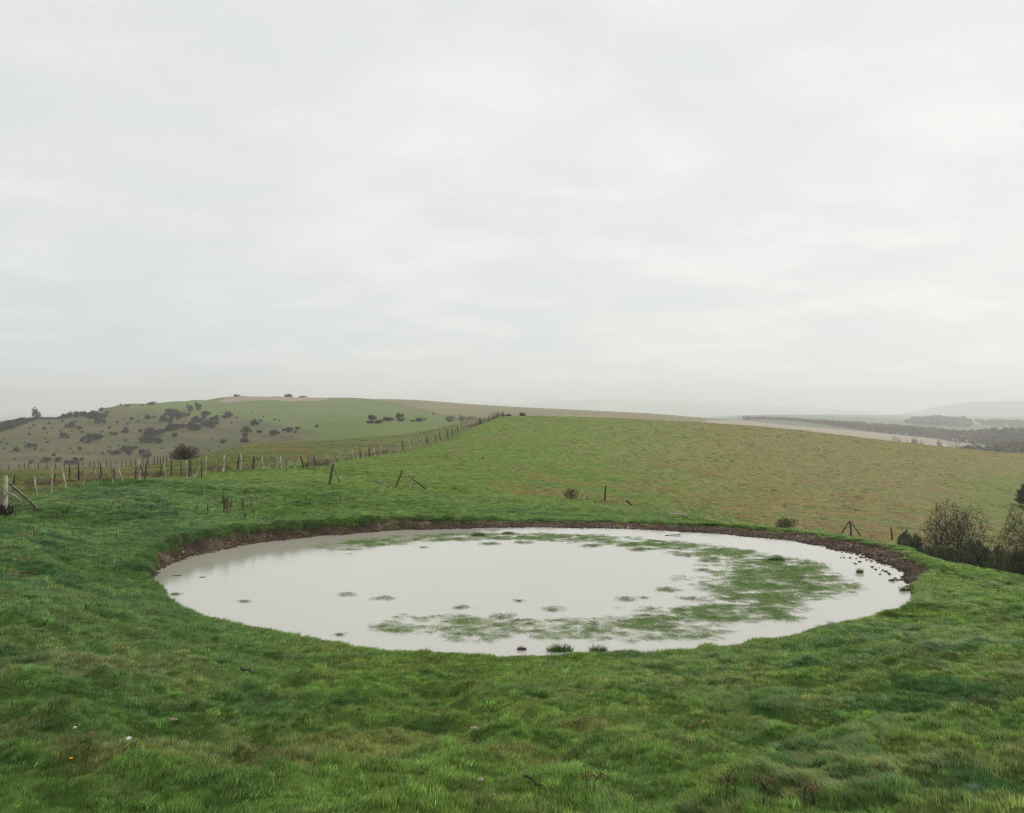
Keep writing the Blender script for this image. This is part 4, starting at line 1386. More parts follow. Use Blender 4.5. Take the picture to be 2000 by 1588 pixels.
V, Fc = gorse_geo(random.Random(44), w, h, 900); put("gorse_bush", V, Fc, M_TWIG, b, "dark bush half out of frame on the pasture at far right", "bush")
b = hit(1535, 1034, 50, 80); w, h = 48 / F * b.y, 23 / F * b.y
bare_tree("round_bush", "small round grey-green bush just beyond the far right bank", "bush", b, w, h, 14, mat=M_GORSE, n=1100, trunk=.06, path=.5, r0=.04, twig=.008, spikes=4, zc=.45, low=.02)
b = hit(1114, 975, 50, 80); w, h = 34 / F * b.y, 22 / F * b.y
bare_tree("thorn_bush", "small bare brown bush in the pasture beside two old posts", "bush", b, w, h, 15, mat=M_TWIG_BROWN, n=420, trunk=.06, path=.6, r0=.03, twig=.008, spikes=4, zc=.45, low=.02)
b = hit(359, 898, 90, 160); w = 66 / F * b.y; h = 32 / F * b.y
bare_tree("thorn_bush", "large brown many-stemmed bush standing behind the left fence brow", "bush", b, w, h, 16, mat=M_TWIG_BROWN, n=1000, trunk=.02, path=1.6, r0=.05, twig=.014, spikes=4, zc=.28, low=.02)

# small dark plant under the corner post
b = hit(4, 1012, 25, 42); V, Fc = gorse_geo(random.Random(5), .75, .5, 260); put("bramble_bush", V, Fc, M_SCRUB, b, "small black bramble at the foot of the corner post, left edge", "bush")


# scrub of the scarp: shared meshes, one object per bush
def scrub_mesh(seed, n=330, tall=.8):
    q = random.Random(seed)
    V, Fc = [], []
    lumps = [(q.uniform(-.28, .28), q.uniform(-.25, .25), q.uniform(.3, .62) * tall, q.uniform(.2, .34)) for _ in range(6)]
    for s in range(5):
        a = q.uniform(0, 6.28); tube(V, Fc, [(0, 0, -.1), (math.cos(a) * .12, math.sin(a) * .12, .25), (math.cos(a) * .3, math.sin(a) * .25, .55 * tall)], [.03, .02, .008], 4, cap=False)
    for i in range(n):
        lx, ly, lz, lr = q.choice(lumps)
        d = Vector((q.gauss(0, 1), q.gauss(0, 1), q.gauss(0, .8))).normalized() * lr * q.random() ** .4
        c = Vector((lx, ly, lz)) + d
        c.z = max(c.z, .02)
        u = Vector((q.gauss(0, 1), q.gauss(0, 1), q.gauss(.5, 1))).normalized() * q.uniform(.035, .075)
        v = u.cross(Vector((q.gauss(0, 1), q.gauss(0, 1), q.gauss(0, 1)))).normalized() * q.uniform(.012, .03)
        b = len(V); V += [c - u - v * .5, c - u + v * .5, c + u * .4 + v, c + u * 1.3, c + u * .4 - v]
        Fc.append((b, b + 1, b + 2, b + 3, b + 4))
    me = bpy.data.meshes.new("scrub")
    me.from_pydata([tuple(v) for v in V], [], Fc); me.update(); me.materials.append(M_SCRUB)
    return me


SCRUB = [scrub_mesh(100 + i, 720) for i in range(6)]
SCRUB_TALL = [scrub_mesh(120 + i, 520, 1.15) for i in range(3)]
Z1 = [(500, 290, 60), (545, 283, 60), (600, 283, 70), (650, 275, 60), (700, 288, 75), (755, 288, 80), (782, 240, 40), (830, 262, 32), (770, 330, 65), (515, 370, 30), (560, 362, 55),
      (495, 445, 55), (130, 548, 60), (235, 525, 50), (275, 520, 30), (270, 545, 25), (370, 490, 24), (700, 460, 85), (760, 455, 70), (685, 492, 35), (620, 385, 35), (345, 385, 28),
      (262, 365, 20), (230, 380, 15), (380, 345, 22), (870, 425, 42), (910, 335, 22), (850, 380, 25), (980, 405, 55), (1090, 405, 32), (1020, 310, 30), (1145, 300, 55), (1300, 245, 38),
      (1345, 262, 85), (1345, 295, 65), (1405, 280, 75), (1275, 312, 75), (1470, 270, 20), (1522, 290, 20), (1590, 272, 55), (1580, 300, 40),
      (1130, 470, 85), (1170, 425, 85), (1220, 420, 75), (1260, 408, 62), (1310, 390, 65), (1370, 375, 75), (1420, 372, 42), (1225, 480, 75), (1490, 375, 85), (1520, 325, 65), (1610, 340, 65),
      (1650, 360, 75), (1680, 305, 55), (1775, 285, 60), (1725, 290, 22), (1835, 305, 22), (1910, 400, 55), (1905, 440, 45), (1885, 480, 55), (1735, 485, 50),
      (1355, 440, 42), (910, 570, 55), (975, 550, 75), (1045, 540, 42), (1000, 578, 42), (1115, 575, 75), (1140, 600, 55), (845, 565, 28), (800, 580, 22), (420, 590, 34), (360, 635, 55),
      (445, 625, 55), (560, 650, 52), (585, 628, 38), (628, 625, 34), (520, 648, 34), (240, 650, 38), (545, 540, 16), (565, 575, 14), (620, 545, 22), (230, 430, 24), (10, 495, 24), (50, 505, 18),
      (480, 330, 22), (590, 330, 18), (990, 352, 20), (1070, 332, 24), (1190, 300, 26), (470, 405, 22), (540, 437, 18), (30, 470, 14), (410, 380, 16), (640, 410, 30), (900, 430, 26), (975, 478, 22)]
Z2 = [(375, 345, 48), (435, 325, 28), (405, 348, 30), (540, 318, 20), (575, 323, 18), (425, 410, 38), (535, 420, 62), (568, 420, 32), (650, 400, 52), (720, 385, 40), (705, 415, 24), (868, 370, 28)]
groupS = "thorn bushes scattered over the scarp"


def scrub(px, py, wpx, me, label, group, hk=.72, dmin=330, dmax=900, cat="bush"):
    b = hit(px, py, dmin, dmax, rough=True)
    w = wpx / F * b.y
    o = bpy.data.objects.new("thorn_bush", me); COL.objects.link(o)
    o.location = b - Vector((0, 0, w * hk * (.35 if group is None else .08))); o.scale = (w * 1.2, w * 1.1, w * hk / (.5 if group is None else .62)); o.rotation_euler = (0, 0, rnd.uniform(-.6, .6))
    tag(o, label, cat, group)
    return o


for i, (zx, zy, w) in enumerate(Z1 + [(a + 400 * 3.97, b, c) for a, b, c in Z2]):
    px, py = P(zx, zy, 0, 740)
    big = w > 45
    side = "left" if px < 190 else "right" if px > 330 else "middle"
    lab = ("broad dark leafless thorn bush on the %s of the grey-green scarp slope" if big else "small dark thorn bush dotted on the %s of the grey-green scarp slope") % side
    scrub(px, py + w / 3.97 * .28, w / 3.97, rnd.choice(SCRUB), lab, groupS, rnd.uniform(.55, .85))
    if w > 50 and rnd.random() < .75:
        w2 = w * rnd.uniform(.35, .6)
        scrub(px + rnd.choice((-1, 1)) * w / 3.97 * rnd.uniform(.45, .7), py + w / 3.97 * rnd.uniform(.1, .4), w2 / 3.97, rnd.choice(SCRUB),
              "small dark thorn bush dotted on the %s of the grey-green scarp slope" % side, groupS, rnd.uniform(.6, 1.0))
for i in range(55):                    # the smallest specks
    px = rnd.uniform(5, 520); py = rnd.uniform(820, 905) - px * .05
    if py > 905 - max(0, px - 300) * .2: continue
    scrub(px, py, rnd.uniform(2.2, 4.5), rnd.choice(SCRUB), "tiny dark thorn seedling, a speck on the grey-green scarp slope", groupS, .8)

# skyline bushes, in order
sky = [(285, 275, 62, 1.0, "spreading dark tree on the crest at far left above the scrub"), (935, 205, 14, 1.2, "tiny lone bush on the skyline, leftmost of three"),
       (993, 204, 56, .25, "long low bush on the skyline"), (1100, 203, 34, .5, "small low bush on the skyline right of the long low one"),
       (1183, 186, 105, .28, "wide pale grey clump on the hill skyline"), (1835, 127, 62, .42, "grey copse standing up on the hill's highest skyline"),
       (1470, 234, 50, .85, "round thorn on the brow, left of a pair"), (1535, 222, 52, .9, "round thorn on the brow, right of a pair"), (1968, 350, 44, 1.0, "rounded bush on the shoulder right of the scarp hollow")]
for zx, zy, w, hk, lab in sky:
    px, py = P(zx, zy, 0, 740)
    scrub(px, py + w / 3.97 * hk * .45, w / 3.97 * (.72 if zx > 900 and hk < .6 else 1), rnd.choice(SCRUB_TALL if hk > .8 else SCRUB), lab, None, hk, 330, 1000)
# faint trees behind the crest
for zx, zy, w, hk, lab in [(650, 135, 60, .4, "very faint grey trees on the misty skyline left of the field corner"), (760, 138, 60, .2, "faint low bushes on the misty skyline beside the faint trees")]:
    px, py = P(zx, zy, 400, 740); scrub(px, py, w / 3.97, SCRUB[0], lab, None, hk, 800, 1150)

# dark scrub belt on the left crest
def belt(name, label, spots, mat, seed, n=150, leaf=(.05, .1), lzr=(.42, .8)):
    """woodland mass: crown after crown of leaf clusters over short stems, one mesh"""
    q = random.Random(seed)
    V, Fc = [], []
    for (x, y, z, w, h) in spots:
        tube(V, Fc, [(x, y, z - .5), (x, y, z + h * .6)], [w * .03, w * .015], 4, cap=False)
        lumps = [(q.uniform(-.3, .3), q.uniform(-.3, .3), q.uniform(*lzr), q.uniform(.18, .34)) for _ in range(5)]
        for i in range(n):
            lx, ly, lz, lr = q.choice(lumps)
            d = Vector((q.gauss(0, 1), q.gauss(0, 1), q.gauss(0, 1))).normalized() * lr * q.random() ** .35
            c = Vector((x + (lx + d.x) * w, y + (ly + d.y) * w, z + max(.03, (lz + d.z * .9)) * h))
            s = w * q.uniform(*leaf)
            u = Vector((q.gauss(0, 1), q.gauss(0, 1), q.gauss(0, 1))).normalized() * s
            v = u.cross(Vector((q.gauss(0, 1), q.gauss(0, 1), q.gauss(0, 1)))).normalized() * s * q.uniform(.4, .9)
            b = len(V); V += [c - u, c - v, c + u, c + v]; Fc.append((b, b + 1, b + 2, b + 3))
    o = mesh_obj(name, V, Fc, mat)
    tag(o, label, kind='stuff')
    return o


spots = []
for i in range(300):
    t = rnd.random() ** 1.3; zx = t * 640
    top = np.interp(zx, [0, 100, 250, 400, 520, 640], [345, 318, 290, 262, 240, 228]); bot = np.interp(zx, [0, 100, 250, 400, 520, 640], [415, 380, 330, 290, 258, 238])
    zy = rnd.uniform(top + 10, bot)
    px, py = P(zx, zy, 0, 740)
    b = hit(px, py, 380, 760)
    w = rnd.uniform(30, 55) / 3.97 / F * b.y * (1 - .45 * t); spots.append((b.x, b.y, b.z, w, w * .62))
spots = [(x, y, z - .1 * h, w, h) for x, y, z, w, h in spots]
belt("scrub_wood", "dark scrub wood mass covering the left end of the hill crest", spots, M_SCRUB, 3, 130, (.05, .10), (.12, .6))

# bush line on the middle saddle, crest clump
row = [(1300, 300, 62, .8, "rounded bare bush at the left of the saddle's bush line"), (1283, 335, 50, .5, "low dark bush at the left end of the bush line, in front"),
       (1340, 333, 80, .35, "flat low bush second in the saddle's bush line"), (1425, 312, 78, .45, "broad bush in the bush line, third from left"), (1508, 290, 62, .8, "tall twiggy bush in the middle of the bush line"),
       (1530, 318, 62, .4, "low bush hugging the foot of the tall twiggy one"), (1622, 325, 60, .2, "very low scrub between two bushes of the bush line"), (1675, 318, 75, .42, "dark domed bush near the right of the bush line"),
       (1775, 268, 20, .7, "tiny lone bush on the stubble field boundary")]
for zx, zy, w, hk, lab in row:
    px, py = P(zx, zy, 400, 740)
    o = scrub(px, py + w / 3.97 * hk * .5, w / 3.97, SCRUB[rnd.randrange(6)], lab, "bushes along the saddle" if w > 30 else None, hk, 230, 900)
for (px, py, wpx, hpx, lab, sd) in [(878, 824, 22, 14, "bare round hawthorn on the saddle just left of the long bush", 61), (902, 823, 20, 12, "rounded end of the long bush beside the fence crest", 62),
                                    (922, 821, 38, 9, "long low bare hedge bush beside the fence near the crest", 63)]:
    b = hit(px, py, 230, 700); w, h = wpx / F * b.y, hpx / F * b.y
    bare_tree("hawthorn_bush", lab, "bush", b, w, h, sd, mat=M_TWIG_BROWN, n=420, trunk=.05, path=.6, r0=.12, twig=.035, spikes=4, zc=.45, low=.02)
for (px, py, wpx, hpx, lab, sd) in [(979, 815, 22, 11, "wind-bent brown thorn clump where the fence meets the skyline", 64), (994, 814, 14, 6, "low brown thorn tapering right of the fence-top clump", 65),
                                    (1021, 815, 15, 9, "small wind-swept brown bush alone on the skyline right of the fence", 66)]:
    b = at_px(px, 209); w, h = wpx / F * b.y, hpx / F * b.y
    bare_tree("hawthorn_bush", lab, "bush", b, w, h, sd, mat=M_TWIG_BROWN, n=300, trunk=.05, path=1.2, lean=.3, r0=.06, twig=.02, spikes=4, zc=.4, low=.02)

# ---- woods in the right-hand valley
Q5 = lambda zx, zy: (1600 + zx / 3.97, 740 + zy / 3.97)


def wood_spots(line, n, d0, d1, thick, seed, wk=.8, hr=(.85, 1.03)):
    """line of (px, py base, py top); trees spread from base line back by thick metres"""
    q = random.Random(seed); out = []
    for i in range(n):
        px = q.uniform(line[0][0], line[-1][0])
        pb = np.interp(px, [l[0] for l in line], [l[1] for l in line]); pt = np.interp(px, [l[0] for l in line], [l[2] for l in line])
        d = np.interp(px, [line[0][0], line[-1][0]], [d0, d1])
        zb = (CY - pb) / F * d
        gz = at_px(px, d).z
        hh = max((CY - pt) / F * d - gz, 4.0) * q.uniform(*hr)
        dd = d + q.uniform(0, thick)
        p = at_px(px, dd)
        out.append((p.x, p.y, p.z, hh * wk * q.uniform(.8, 1.2), hh))
    return out


belt("wood", "long belt of brown autumn woodland across the pale field at right",
     wood_spots([(1452, 823, 814), (1500, 827, 815), (1600, 836, 821), (1700, 845, 829), (1790, 853, 836), (1850, 858, 841)], 620, 1420, 1130, 60, 71, 1.1, (.95, 1.25)), M_WOODLAND, 71, 80, (.07, .13))
belt("wood", "broken brown woodland continuing right of the belt above the green strip",
     wood_spots([(1848, 858, 842), (1900, 862, 843), (1950, 863, 842), (2060, 866, 843)], 260, 1100, 950, 60, 72, 1.1, (.9, 1.15)), M_WOODLAND, 72, 80, (.07, .13))
belt("wood", "dark hazy wood block on the far slope behind the brown belt",
     wood_spots([(1775, 834, 818), (1830, 836, 815), (1895, 832, 820)], 160, 1950, 1950, 260, 73, 1.6), M_WOODLAND2, 73, 60, (.09, .15))
belt("wood", "far hazy strip of dark trees at the right frame edge",
     wood_spots([(1915, 832, 822), (1960, 832, 822), (2030, 830, 823)], 80, 2050, 2050, 200, 74, 1.6), M_WOODLAND2, 74, 50, (.09, .15))
belt("wood", "tall grey-brown wood rising at the right frame edge beyond the pasture",
     wood_spots([(1948, 895, 870), (1970, 890, 866), (2000, 890, 862), (2080, 890, 860)], 80, 560, 560, 90, 75, 1.0), M_WOODLAND, 75, 260, (.035, .07))
belt("wood", "lower grey scrub wood along the foot of the pasture at right",
     wood_spots([(1885, 885, 876), (1920, 890, 877), (1960, 895, 880), (2060, 900, 885)], 130, 480, 480, 80, 76, 1.1), M_WOODLAND2, 76, 200, (.035, .07))
for (px, d, top, wpx, lab) in [(1746, 470, 855, 11, "leftmost rounded tree peeping over the pasture edge"), (1757, 470, 859, 14, "second small tree along the hedge over the pasture edge"),
                               (1771, 465, 860, 16, "third tree of the hedge row over the pasture edge"), (1787, 465, 860, 17, "broad tree fourth in the hedge over the pasture edge"),
                               (1801, 460, 864, 14, "last low tree of the hedge over the pasture edge"), (1835, 460, 865, 17, "lone round tree between the hedge and the larger tree"),
                               (1868, 455, 865, 28, "large round tree before the end of the pale field"), (1901, 455, 864, 13, "slender tree right of the large round tree")]:
    b, w, h = sized(px, top - 4, d, wpx * 1.15)
    e0 = empty("hedgerow_tree", b)
    V, Fc = [], []
    tube(V, Fc, [(0, 0, -.5), (0, 0, h * .5), (w * .05, 0, h * .75)], [w * .03, w * .025, w * .01], 6, cap=False)
    mesh_obj("trunk", V, Fc, M_BARK, e0)
    q = random.Random(int(px)); V, Fc = [], []
    lumps = [(q.uniform(-.3, .3), q.uniform(-.3, .3), q.uniform(.6, .86), q.uniform(.15, .26)) for _ in range(8)]
    for i in range(700):
        lx, ly, lz, lr = q.choice(lumps)
        dv = Vector((q.gauss(0, 1), q.gauss(0, 1), q.gauss(0, 1))).normalized() * lr * q.random() ** .4
        c = Vector(((lx + dv.x) * w, (ly + dv.y) * w, (lz + dv.z * .6) * h)); s = w * q.uniform(.02, .05)
        u = Vector((q.gauss(0, 1), q.gauss(0, 1), q.gauss(0, 1))).normalized() * s; v = u.orthogonal().normalized() * s * .6
        bb = len(V); V += [c - u, c - v, c + u, c + v]; Fc.append((bb, bb + 1, bb + 2, bb + 3))
    zt = max(v.z for v in V); V = [Vector((v.x, v.y, v.z * (h * 1.04) / zt)) for v in V]
    mesh_obj("crown", V, Fc, M_WOODLAND2 if px > 1790 else M_WOODLAND, e0)
    tag(e0, lab, "tree", "trees beyond the pasture edge")


# ------------------------------------------------------------------ docks, dead weeds, foreground litter
def dock_geo(q, h, n=4, spread=.22):
    V, Fc = [], []
    for s in range(n):
        a = q.uniform(0, 6.283); l = q.uniform(.1, .9) * spread * 2
        p0 = Vector((0, 0, 0)); hh = h * q.uniform(.6, 1)
        p1 = Vector((math.cos(a) * l * .3, math.sin(a) * l * .3, hh * .55)); p2 = Vector((math.cos(a) * l * .8, math.sin(a) * l * .8, hh))
        tube(V, Fc, [p0, p1, p2], [.012, .010, .004], 4, cap=False)
        for k in range(30):
            t = q.uniform(.35, 1.0); c = p1.lerp(p2, (t - .35) / .65)
            c = c + Vector((q.gauss(0, .016), q.gauss(0, .016), q.gauss(0, .01)))
            u = Vector((q.gauss(0, 1), q.gauss(0, 1), q.gauss(0, 1))).normalized() * q.uniform(.024, .05); v = u.orthogonal().normalized() * u.length * .7
            b = len(V); V += [c - u, c - v, c + u, c + v]; Fc.append((b, b + 1, b + 2, b + 3))
    for k in range(6):
        a = q.uniform(0, 6.283); L_ = q.uniform(.08, .16); c = Vector((0, 0, .02)); d = Vector((math.cos(a), math.sin(a), .5)) * L_; s = Vector((-math.sin(a), math.cos(a), 0)) * .02
        b = len(V); V += [c, c + d * .5 - s, c + d, c + d * .5 + s]; Fc.append((b, b + 1, b + 2, b + 3))
    return V, Fc


M_DOCK = simple_mat("dock_brown", (0.10, 0.05, 0.028), (0.19, 0.11, 0.06), 30, .9, bump=0)
docks = [(845, 1050, 60), (935, 1050, 55), (970, 1045, 50), (1100, 1060, 40), (1160, 1065, 60), (1200, 1080, 30), (1225, 1010, 50), (1300, 1030, 55), (1365, 1065, 45), (1380, 1095, 40), (1270, 1140, 35),
         (1320, 1150, 35), (1485, 1160, 30), (1530, 1160, 35), (1515, 1060, 60), (1610, 1070, 60), (1735, 1040, 95), (1760, 1055, 85), (1790, 1030, 60), (1870, 1020, 60), (1900, 1100, 40), (1500, 905, 35),
         (1560, 915, 45), (1605, 905, 40), (1895, 915, 30), (1735, 895, 30), (500, 1120, 80), (440, 1105, 50), (395, 1135, 40), (335, 1165, 35), (570, 1225, 45), (270, 1225, 45), (900, 1250, 35), (740, 1150, 35)]
docks2 = [(150, 1030, 70), (185, 1050, 60), (260, 1000, 45), (300, 1030, 55), (355, 1000, 50), (380, 1085, 55), (405, 970, 50), (310, 1095, 40), (555, 1090, 30), (620, 960, 30), (785, 985, 50), (965, 995, 30),
          (1050, 970, 40), (1100, 972, 30), (1160, 975, 38), (640, 735, 28), (310, 915, 30), (465, 915, 28)]
dpr = []
for i in range(5):
    V, Fc = dock_geo(random.Random(500 + i), 1.0, 3 + i % 3, .3)
    me = bpy.data.meshes.new("dock"); me.from_pydata([tuple(v) for v in V], [], Fc); me.update(); me.materials.append(M_DOCK); dpr.append(me)
for i, (zx, zy, hz) in enumerate(docks + [(a + 1588, b, c) for a, b, c in docks2]):
    px, py = P(zx, zy, 0, 740)
    b = hit(px, py, 15, 75)
    h = 1.5 * hz / 3.97 / F * b.y
    o = bpy.data.objects.new("dock_plant", dpr[i % 5]); COL.objects.link(o)
    o.location = b; o.scale = (h * .9, h * .9, h * 1.15); o.rotation_euler = (0, 0, rnd.uniform(0, 6.28))
    if px > 560: lab = "brown dock stalk standing in short turf right of the dock patch, above the far bank"
    elif px > 400: lab = "tall rusty dock stalk in the turf above the pond's far left shore"
    elif px > 180: lab = "rusty brown dock stalk in the thick grass between fence and left shore"
    else: lab = "low dark dock stalk in the thick grass near the left frame edge"
    tag(o, lab, "dock plant", "dead docks in the grass left of the pond")


def build_weedline():
    """dead brambles and nettles along the fences"""
    protos = []
    for i in range(4):
        q = random.Random(700 + i); V, Fc, W = [], [], []
        for s in range(16):
            a = q.uniform(0, 6.283); L_ = q.uniform(.3, .8); h = q.uniform(.2, .6)
            p = [(0.1 * math.cos(a * 3), 0.1 * math.sin(a * 3), 0), (math.cos(a) * L_ * .5, math.sin(a) * L_ * .5, h), (math.cos(a) * L_, math.sin(a) * L_, h * q.uniform(.3, 1.1))]
            b0 = len(V); tube(V, Fc, p, [.006, .005, .003], 3, cap=False); W += [(1, 1, 1)] * (len(V) - b0)
            for k in range(16):
                t = q.random(); c = Vector(p[1]).lerp(Vector(p[2]), t) + Vector((q.gauss(0, .05), q.gauss(0, .05), q.gauss(0, .05)))
                u = Vector((q.gauss(0, 1), q.gauss(0, 1), q.gauss(0, 1))).normalized() * q.uniform(.015, .04); v = u.orthogonal().normalized() * u.length * .7
                bb = len(V); V += [c - u, c - v, c + u, c + v]; Fc.append((bb, bb + 1, bb + 2, bb + 3))
                g = q.choice([(1, 1, 1), (.8, 1.3, .8), (1.4, 1.1, .9)]); W += [g] * 4
        protos.append(proto_mesh("b", V, Fc, W, M_DEAD))
    P_ = []
    regs = [(160, 250, 790, 880, 10), (250, 500, 800, 840, 14), (560, 900, 745, 790, 20), (1000, 1150, 740, 765, 14), (1190, 1300, 745, 770, 12), (1320, 1480, 745, 765, 8), (1620, 1990, 690, 712, 18)]
    for x0, x1, y0, y1, n in regs:
        for _ in range(n): P_.append((hit(*P(rnd.uniform(x0, x1), rnd.uniform(y0, y1), 0, 740), 35, 110), rnd.uniform(.35, .75)))
    for x0, x1, y0, y1, n in [(20, 160, 690, 712, 18), (500, 580, 690, 700, 6), (780, 960, 655, 680, 30), (1020, 1400, 575, 650, 0)]:
        for _ in range(n): P_.append((hit(*P(rnd.uniform(x0, x1), rnd.uniform(y0, y1), 400, 740), 50, 130), rnd.uniform(.4, .8)))
    for _ in range(55):
        zx = rnd.uniform(780, 1420); zy = np.interp(zx, [780, 960, 1065, 1258, 1420], [690, 662, 640, 610, 577]) - rnd.uniform(0, 6)
        P_.append((hit(*P(zx, zy, 400, 740), 60, 190), rnd.uniform(.5, 1.0)))
    for _ in range(45):
        px = rnd.uniform(915, 992); py = np.interp(px, [905, 925, 945, 960, 972, 984, 992], [841, 833, 826, 820, 816, 813, 813])
        P_.append((hit(px, py, 120, 225), rnd.uniform(.6, 1.3)))
    for px, py in [(772, 953), (768, 955), (776, 952), (790, 953), (801, 953), (806, 953), (850, 957), (1122, 977), (1128, 978), (1145, 977), (1163, 981), (1175, 982), (1186, 982), (1196, 984), (1203, 985),
                   (1245, 990), (1252, 991), (1262, 992), (1625, 1046), (1690, 1049), (1702, 1050), (1640, 1046), (1549, 1035)]:
        P_.append((hit(px, py, 45, 85), rnd.uniform(.25, .5)))
    n = len(P_)
    pts = [p for p, s in P_]; s = np.array([s for p, s in P_]) * .75
    col = C(.20, .145, .10) * rng.uniform(.6, 1.3, (n, 1))
    scatter("dead_weeds", pts, np.stack([np.zeros(n), np.zeros(n), rng.uniform(0, 6.28, n)], 1), np.stack([s * .9, s * .9, s], 1), col, rng.integers(0, 4, n), protos,
            "dead brown brambles and nettle stems tangled along the fence lines")


build_weedline()


def build_litter():
    """dead leaves, thatch and droppings lying in the foreground turf"""
    protos = []
    for i in range(4):
        q = random.Random(900 + i); V, Fc = [], []
        for k in range(2 + i):
            c = Vector((q.gauss(0, .35), q.gauss(0, .35), q.uniform(0, .3))) * (0 if k == 0 else 1); a = q.uniform(0, 6.28); b = len(V)
            for t, wd in ((-1, .1), (-.3, .5), (.4, .45), (1, .08)):
                for sg in (-1, 1):
                    V.append(c + Vector((math.cos(a) * t - math.sin(a) * wd * sg * .6, math.sin(a) * t + math.cos(a) * wd * sg * .6, .25 * t * t + q.uniform(-.12, .12))))
            for j in range(3): Fc.append((b + 2 * j, b + 2 * j + 1, b + 2 * j + 3, b + 2 * j + 2))
        protos.append(proto_mesh("l", V, Fc, [(rnd.uniform(.8, 1.2),) * 3 for _ in V], M_DEAD))
    X, Y = sample_wedge(lambda d: np.minimum(4.0, 4.0 * (8 / d) ** 1.3), 4.5, 45)
    e, w, th = pond_e(X, Y)
    k = (e > w + .15) & (fbm(X * .9, Y * .9, 3, 771) > .47)
    X, Y = X[k], Y[k]; n = len(X)
    pick = rng.random(n)
    col = np.where((pick < .45)[:, None], C(.05, .033, .022), np.where((pick < .85)[:, None], C(.17, .105, .06), C(.42, .34, .24))) * rng.uniform(.7, 1.25, (n, 1))
    s = np.exp(rng.normal(-4.15, .4, n)) * np.clip(Y / 9, 1, 3) ** .5
    rot = rng.normal(0, .3, (n, 3)); rot[:, 2] = rng.uniform(0, 6.28, n)
    scatter("leaf_litter", np.stack([X, Y, base_z(X, Y) + .022], 1), rot, np.stack([s, s, s], 1), col, rng.integers(0, 4, n), protos,
            "scattered dead leaves, droppings and scraps of straw in the foreground turf")


build_litter()


def stone(px, py, r, c1, c2, label, name="flint_stone", cat="stone", flat=.6, dl=(4, 90), group=None, z=.03):
    b = hit(px, py, *dl)
    V, Fc = rock_geo(r, int(px * 7 + py), flat, 2)
    o = mesh_obj(name, V, Fc, simple_mat(name + "_mat", c1, c2, 20, .9), loc=b + Vector((0, 0, z)), smooth=False)
    tag(o, label, cat, group)


W1, W2 = (.55, .53, .48), (.75, .73, .68)
stone(147, 1441, .016, (.5, .5, .47), (.65, .65, .62), "small bright white flint in the bottom left grass", z=.07)
stone(251, 1458, .016, (.35,.33,.30), W2, "pale grey flint lying right of the bright white one", z=.05)
stone(1545, 1308, .045, (.38, .3, .23), (.5, .42, .34), "pinkish pale flint in grass below the pond's right half", z=.06)
stone(925, 1435, .028, (.35, .27, .2), (.5, .42, .33), "tan flint among grass tufts in the foreground middle", z=.05)
stone(938, 1540, .018, (.35, .3, .2), (.5, .43, .32), "small yellowish flint near the bottom edge, centre", z=.05)
stone(340, 1418, .03, (.24, .19, .13), (.34, .28, .2), "flat tan stone in grass left of bottom middle", z=.04, flat=.35)
stone(1596, 1205, .11, (.05, .04, .035), (.12, .09, .07), "dark flint sticking out of the right-hand water", dl=(15, 50), z=.03)
stone(1329, 1047, .12, (.06, .045, .035), (.12, .09, .06), "dark clod at the end of a stick in the far right water", dl=(15, 60), z=.02)
stone(539, 1065, .14, (.07, .07, .04), (.10, .12, .06), "dark mossy clod in water off the far left shore", dl=(15, 60), z=.0, name="mossy_clod", cat="clod")
stone(1706, 1531, .045, (.07, .035, .02), (.14, .08, .05), "brown mound of dung in the bottom right grass", name="dung_pile", cat="dung", z=.02)
stone(1672, 1533, .025, (.04, .03, .025), (.08, .06, .045), "small dark dropping left of the brown dung mound", name="dung_pile", cat="dung", z=.04)
# pebbly islets near the right shore
q_ = random.Random(3)
for i in range(30):
    px = q_.uniform(1640, 1775); py = np.interp(px, [1640, 1690, 1772], [1078, 1091, 1142]) + q_.uniform(0, 1) ** 2 * 16
    x, d = on_water(px, py)
    V, Fc = rock_geo(q_.uniform(.018, .06), i + 50, .6, 1)
    o = mesh_obj("clod", V, Fc, M_WOOD_DARK, loc=(x, d, WZ + .01)); tag(o, "small dark clod in the shallows off the crumbled right bank", "clod", "clods in the shallows by the right bank")
x0, d0 = on_water(1314, 1046)
V, Fc = [], []; tube(V, Fc, [(-.3, 0, .01), (0, .02, .02), (.3, 0, .03)], [.012, .015, .02], 5)
tag(mesh_obj("floating_stick", V, Fc, M_TWIG, loc=(x0, d0, WZ)), "dark stick afloat in the far right water beside a clod", "stick")
for px, py, l, lab in [(346, 1125, .16, "short dark twig floating by the left shore, upper"), (320, 1156, .1, "short dark twig floating by the left shore, lower"), (395, 1128, .10, "little leafy scrap floating in the left water")]:
    x, d = on_water(px, py); V, Fc = [], []
    tube(V, Fc, [(-l, 0, .005), (0, .03, .012), (l, 0, .006)], [.006, .009, .004], 4); tube(V, Fc, [(0, .03, .01), (l * .4, .12, .03)], [.006, .003], 4)
    tag(mesh_obj("floating_twig", V, Fc, M_TWIG, loc=(x, d, WZ)), lab, "twig")


